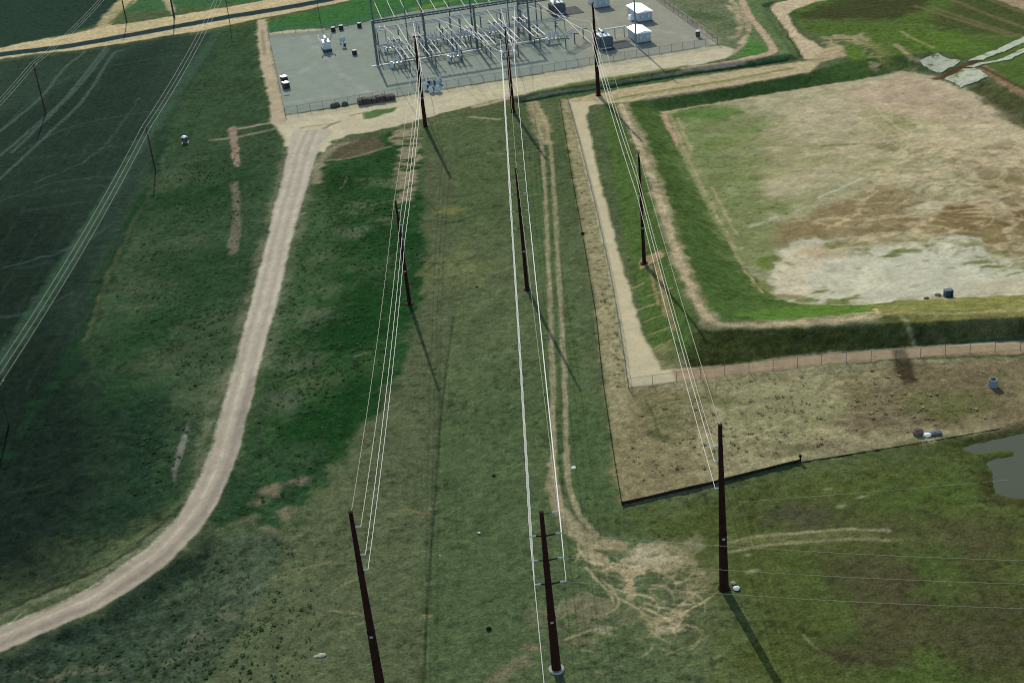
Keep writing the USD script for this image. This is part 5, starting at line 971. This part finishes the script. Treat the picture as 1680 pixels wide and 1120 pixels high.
for k, (px, py, lab) in enumerate(((547, 52, 'black drum behind the pale mobile transformer'), (560, 49, 'larger black drum by the back fence'), (590, 45, 'lone black drum by the back fence near the switchyard'), (582, 90, 'small dark drum on the open stone near the switchyard'))):
    t = thing('dark_drum', lab, 'drum', G(px, py), .3 * k, 'black drums by the back fence'); m = MB(); m.lathe((0, 0, 0), [(0, 0), (.75, 0), (.8, .1), (.75, .2), (.75, 1.3), (.8, 1.4), (.75, 1.5), (0, 1.5)], 16); part(t, 'body', m.done(), M['black'], 30)
    m = MB(); m.lathe((.25, 0, 1.5), [(0, 0), (.14, 0), (.14, .08), (0, .08)], 10); part(t, 'bung', m.done(), M['galv'])
t = thing('mobile_transformer', 'pale grey mobile transformer with white curved bushings on the open stone', 'transformer', G(537, 84), PADROT)
m = MB(); m.box((0, 1.2, 1.9), (2.6, 4.2, 2.4), 0, .1); part(t, 'tank', m.done(), M['equip']); m = MB(); m.box((0, 1.2, .45), (2.4, 6.0, .5), 0, .05); part(t, 'trailer', m.done(), M['trim'])
for s in (-1, 1):
    m = MB(); m.tube([(s * (1.2 + .9 * math.sin(q / 10 * 2.2)), 1.0, 3.0 + .22 * q) for q in range(11)], [.26 - .01 * q + .05 * (q % 2) for q in range(11)], 10); part(t, 'bushing', m.done(), M['tan'] if s > 0 else M['white'], 30)
    for y in (-1.0, 3.2):
        m = MB(); m.tube([(s * 1.1, y, .45), (s * 1.4, y, .45)], .45, 14); part(t, 'wheel', m.done(), M['black'], 40)
m = MB(); m.tube([(0, 3.0, 4.0), (0, -.6, 4.0)], .5, 14); part(t, 'conservator', m.done(), M['equip'], 40)
m = MB(); m.box((0, 1.2, 3.4), (.2, 2.0, .8)); part(t, 'bracket', m.done(), M['equip'])
for k, (px, py, lab) in enumerate(((467, 135, 'pale crate with a dark side, nearer the back, at the left fence'), (470, 145, 'pale crate with a dark side, nearer the front, at the left fence'))):
    t = thing('equipment_crate', lab, 'crate', G(px, py), PADROT + .3, 'pale crates by the left fence'); m = MB(); m.box((0, 0, .95), (1.7, 1.9, 1.5), 0, .04); part(t, 'box', m.done(), M['black']); m = MB(); m.box((0, .1, 1.8), (1.8, 2.1, .22), 0, .05); part(t, 'lid', m.done(), M['white']); m = MB(); m.box((0, 0, .1), (1.7, 1.9, .18)); part(t, 'pallet', m.done(), M['wood'])
t = thing('steel_sleeper', 'thin dark beam lying on the stone by the left fence', 'beam', G(471, 157), PADROT); m = MB(); m.box((0, 0, .25), (1.6, .15, .04)); m.box((0, 0, .03), (1.6, .2, .05)); m.box((0, 0, .14), (1.6, .05, .2)); part(t, 'body', m.done(), M['trim'])
def cabinet(px, py, label, w=1.7, h=1.5, rz=.1):
    t = thing('roofed_cabinet', label, 'cabinet', gt(px, py), rz); m = MB(); m.box((0, 0, h / 2), (w * .78, w * .7, h), 0, .05); bd = part(t, 'body', m.done(), M['black']); m = MB(); m.box((0, -w * .36, h * .5), (w * .5, .05, h * .7)); part(bd, 'door', m.done(), M['trim'])
    m = MB(); m.lathe((0, 0, h), [(0, -.02), (w * .55, -.02), (w * .58, .1), (w * .3, .38), (0, .46)], 4); part(t, 'roof', m.done(), M['white']); m = MB(); m.box((0, 0, .04), (w, w, .14)); part(t, 'base', m.done(), M['concrete'])
cabinet(304, 234, 'small dark cabinet with a white top on the left grass'); cabinet(1145, 61, 'small dark cabinet with a white top at the right corner of the stone yard', 1.5, 1.7)

# ------------------------------------------------------------------ small things in the fields
def rock(name, px, py, size, mat, label, cat, seed, flat=.6):
    m = trimesh.creation.icosphere(3, 1.0); v = np.array(m.vertices); v *= (1 + .7 * (fbm(v * 1.6 + seed * 3.1, 4, seed)[:, None] - .5)); v = v * np.array([size, size * .75, size * flat])
    p = numbered('/World', name); me = usdkit.mesh(stage, p, (v, m.faces), M[mat], 40); b = gt(px, py); me.AddTranslateOp().Set(Gf.Vec3d(float(b[0]), float(b[1]), float(b[2] + size * flat * .45))); tag(me.GetPrim(), label, cat)
rock('boulder', 1506, 711, .85, 'brownrock', 'brown boulder beside the white sheeting in the dry grass', 'boulder', 1, .8)
rock('white_sheeting', 1521, 714, .65, 'whitebag', 'crumpled white sheeting beside the brown boulder', 'sheeting', 2, .45)
rock('dark_tarpaulin', 1534, 711, 1.0, 'trim', 'dark flat shape standing in for the shadow right of the white sheeting', 'tarpaulin', 3, .3)  # dark flattened lump put in for the shade beside the sheeting
rock('white_bundle', 1208, 966, .42, 'whitebag', 'white bundle at the foot of the right steel pole', 'bundle', 4, .8)
rock('pale_stone', 1203, 957, .35, 'rock', 'small tan stone behind the white bundle', 'stone', 5, .6)
rock('pale_stone', 941, 768, .38, 'whitebag', 'small white stone beside the wheel ruts', 'stone', 6, .6)
rock('pale_stone', 528, 1075, .55, 'rock', 'long pale stone in the lower left pasture', 'stone', 7, .35)
rock('pale_stone', 519, 1077, .32, 'rock', 'small pale stone left of the long one in the lower left pasture', 'stone', 8, .4)
rock('pale_stone', 862, 473, .3, 'rock', 'pale stone at the foot of the slim middle pole', 'stone', 9, .6)
rock('pale_stone', 786, 874, .2, 'whitebag', 'tiny white stone on the open pasture', 'stone', 10, .6)
rock('pale_stone', 722, 912, .2, 'rock', 'tiny tan stone beside the thin dark line in the grass', 'stone', 11, .6)
rock('brown_clod', 1520, 490, .5, 'brownrock', 'brown clod on the bank left of the dark outlet', 'clod', 12, .5)
rock('brown_clod', 1538, 484, .55, 'rock', 'tan clod just left of the dark outlet', 'clod', 13, .6)
rock('dark_stone', 956, 384, .35, 'silt', 'dark stone at the edge of the dry strip', 'stone', 14, .8)
rock('dark_stone', 782, 471, .25, 'silt', 'dark stone on the grass left of the slim middle pole', 'stone', 15, .6)
rock('dark_stone', 810, 781, .3, 'silt', 'dark stone on the middle pasture', 'stone', 16, .6)
rock('dark_stone', 802, 1031, .35, 'silt', 'dark stone in the pasture left of the armed pole', 'stone', 17, .6)
# outlet box at the basin's low edge
o = gt(1556, 487); t = thing('outlet_box', 'dark blue outlet box with an opening on the edge of the pale silt', 'outlet', o, .05)
for s in (-1, 1): m = MB(); m.box((s * .62, 0, .55), (.28, 1.2, 1.5), s * -.08, .03); part(t, 'side_wall', m.done(), M['blue'])
m = MB(); m.box((0, .1, 1.38), (1.55, 1.25, .22), 0, .04); part(t, 'lid', m.done(), M['blue']); m = MB(); m.box((0, .5, .55), (.98, .12, 1.4)); part(t, 'back_wall', m.done(), M['equip'])
for x in (-.3, 0, .3): m = MB(); m.tube([(x, -.5, 0), (x, -.45, 1.25)], .03, 6); part(t, 'bar', m.done(), M['blue'])
# open concrete manhole
o = gt(1629, 633); t = thing('manhole_riser', 'open grey concrete manhole ring standing in the brown grass', 'manhole', o)
m = MB(); m.lathe((0, 0, -.3), [(.45, 0), (.78, 0), (.72, 1.5), (.70, 1.6), (.48, 1.6), (.45, 1.5), (.45, .9), (0, .88)], 24); part(t, 'ring', m.done(), simple('manhole_concrete', (.15, .165, .18), .85), 30)
m = MB(); m.lathe((0, 0, .6), [(0, 0), (.445, 0), (.445, .03), (0, .03)], 20); part(t, 'shaft_floor', m.done(), M['black'])

# ------------------------------------------------------------------ rough weed clumps standing in the grass (too many to count)
rngw = np.random.default_rng(12)
def clump(seed, h, spread):
    rg = np.random.default_rng(seed); v, f = [], []
    for k in range(16):
        a = rg.random() * 2 * math.pi; r = spread * math.sqrt(rg.random()) * .6; b = np.array([r * math.cos(a), r * math.sin(a), -.05]); lean = np.array([math.cos(a), math.sin(a), 0]) * spread * (.25 + .5 * rg.random()); w = np.array([-math.sin(a), math.cos(a), 0]) * (.07 + .06 * rg.random()); H_ = h * (.6 + .6 * rg.random())
        n = len(v); v += [b - w, b + w, b + lean * .5 + w * .7 + [0, 0, H_ * .7], b + lean * .5 - w * .7 + [0, 0, H_ * .7], b + lean + [0, 0, H_]]; f += [[n, n + 1, n + 2], [n, n + 2, n + 3], [n + 3, n + 2, n + 4]]
    return np.array(v), np.array(f)
def weeds(name, label, regions, mats, h, size, flat=False):
    inst = UsdGeom.PointInstancer.Define(stage, numbered('/World', name)); tag(inst.GetPrim(), label, 'weeds', kind='stuff'); protos = []
    for k, m_ in enumerate(mats): pr = part(inst.GetPrim(), 'weed_clump', clump(k + len(name), h, size), m_); protos.append(pr.GetPath())
    pts = []
    for px, n in regions:
        W = GT(*np.array(px, float).T)[:, :2]; lo, hi = W.min(0), W.max(0); q = lo + rngw.random((n * 5, 2)) * (hi - lo); q = q[inside(q, W)]; dn = fbm(np.column_stack([q, 0 * q[:, 0]]) / 7.0, 3, 3); e = np.clip(signed(q, W) / 9.0, 0, 1) if not flat else np.ones(len(q)); q = q[(dn + .9 * (rngw.random(len(q)) - .5) > .5) & (rngw.random(len(q)) < e)][:n]; pts.append(q)
    q = np.vstack(pts); n = len(q); p3 = np.column_stack([q, H(q)]); a = rngw.random(n) * math.pi; sc = .45 + 1.0 * rngw.random(n) ** 3
    inst.CreatePrototypesRel().SetTargets(protos); inst.CreateProtoIndicesAttr(Vt.IntArray.FromNumpy(rngw.integers(0, len(mats), n).astype(np.int32)))
    inst.CreatePositionsAttr(Vt.Vec3fArray.FromNumpy(p3.astype(np.float32))); inst.CreateScalesAttr(Vt.Vec3fArray.FromNumpy(np.repeat(sc[:, None], 3, 1).astype(np.float32)))
    inst.CreateOrientationsAttr(Vt.QuathArray([Gf.Quath(float(math.cos(x)), 0, 0, float(math.sin(x))) for x in a]))
def leaf(name, c): return usdkit.material(stage, '/World/Looks/' + name, {"o": ("object_info", {}), "r": ("rgb_ramp", {"ramp": [(0, tuple(np.array(c) * .7)), (1, tuple(np.array(c) * 1.3))]}), "p": ("principled_bsdf", {"roughness": .9, "specular_ior_level": 0.05}), "t": ("translucent_bsdf", {"color": tuple(np.array(c) * .8)}), "x": ("mix_closure", {"fac": .5})},
    [("o.random", "r.fac"), ("r.color", "p.base_color"), ("p.BSDF", "x.closure1"), ("t.BSDF", "x.closure2")], surface="x.closure")
weeds('green_weeds', 'rough green weed clumps in the grass on both sides of the gravel road', [([(510, 270), (640, 250), (695, 400), (640, 620), (500, 840), (380, 860), (440, 560), (490, 350)], 2400), ([(330, 240), (455, 240), (430, 420), (380, 620), (300, 830), (180, 830), (230, 620), (180, 470), (250, 300)], 2200), ([(0, 1085), (230, 970), (340, 890), (480, 870), (560, 960), (520, 1120), (0, 1150)], 900)], [leaf('weed_leaf_dark', tuple(alb(70, 104, 62))), leaf('weed_leaf_light', tuple(alb(88, 116, 76)))], .2, .34)
weeds('dry_weeds', 'dry straw coloured weed clumps in the dry grass by the wire fence', [([(1040, 645), (1180, 625), (1430, 605), (1640, 595), (1670, 690), (1500, 715), (1313, 750), (1030, 815), (1008, 720)], 500), ([(930, 180), (1025, 560), (1028, 640), (1005, 640), (975, 480), (940, 300)], 500)], [leaf('straw_light', tuple(alb(190, 182, 142))), leaf('straw_dark', tuple(alb(170, 162, 120)))], .2, .36)
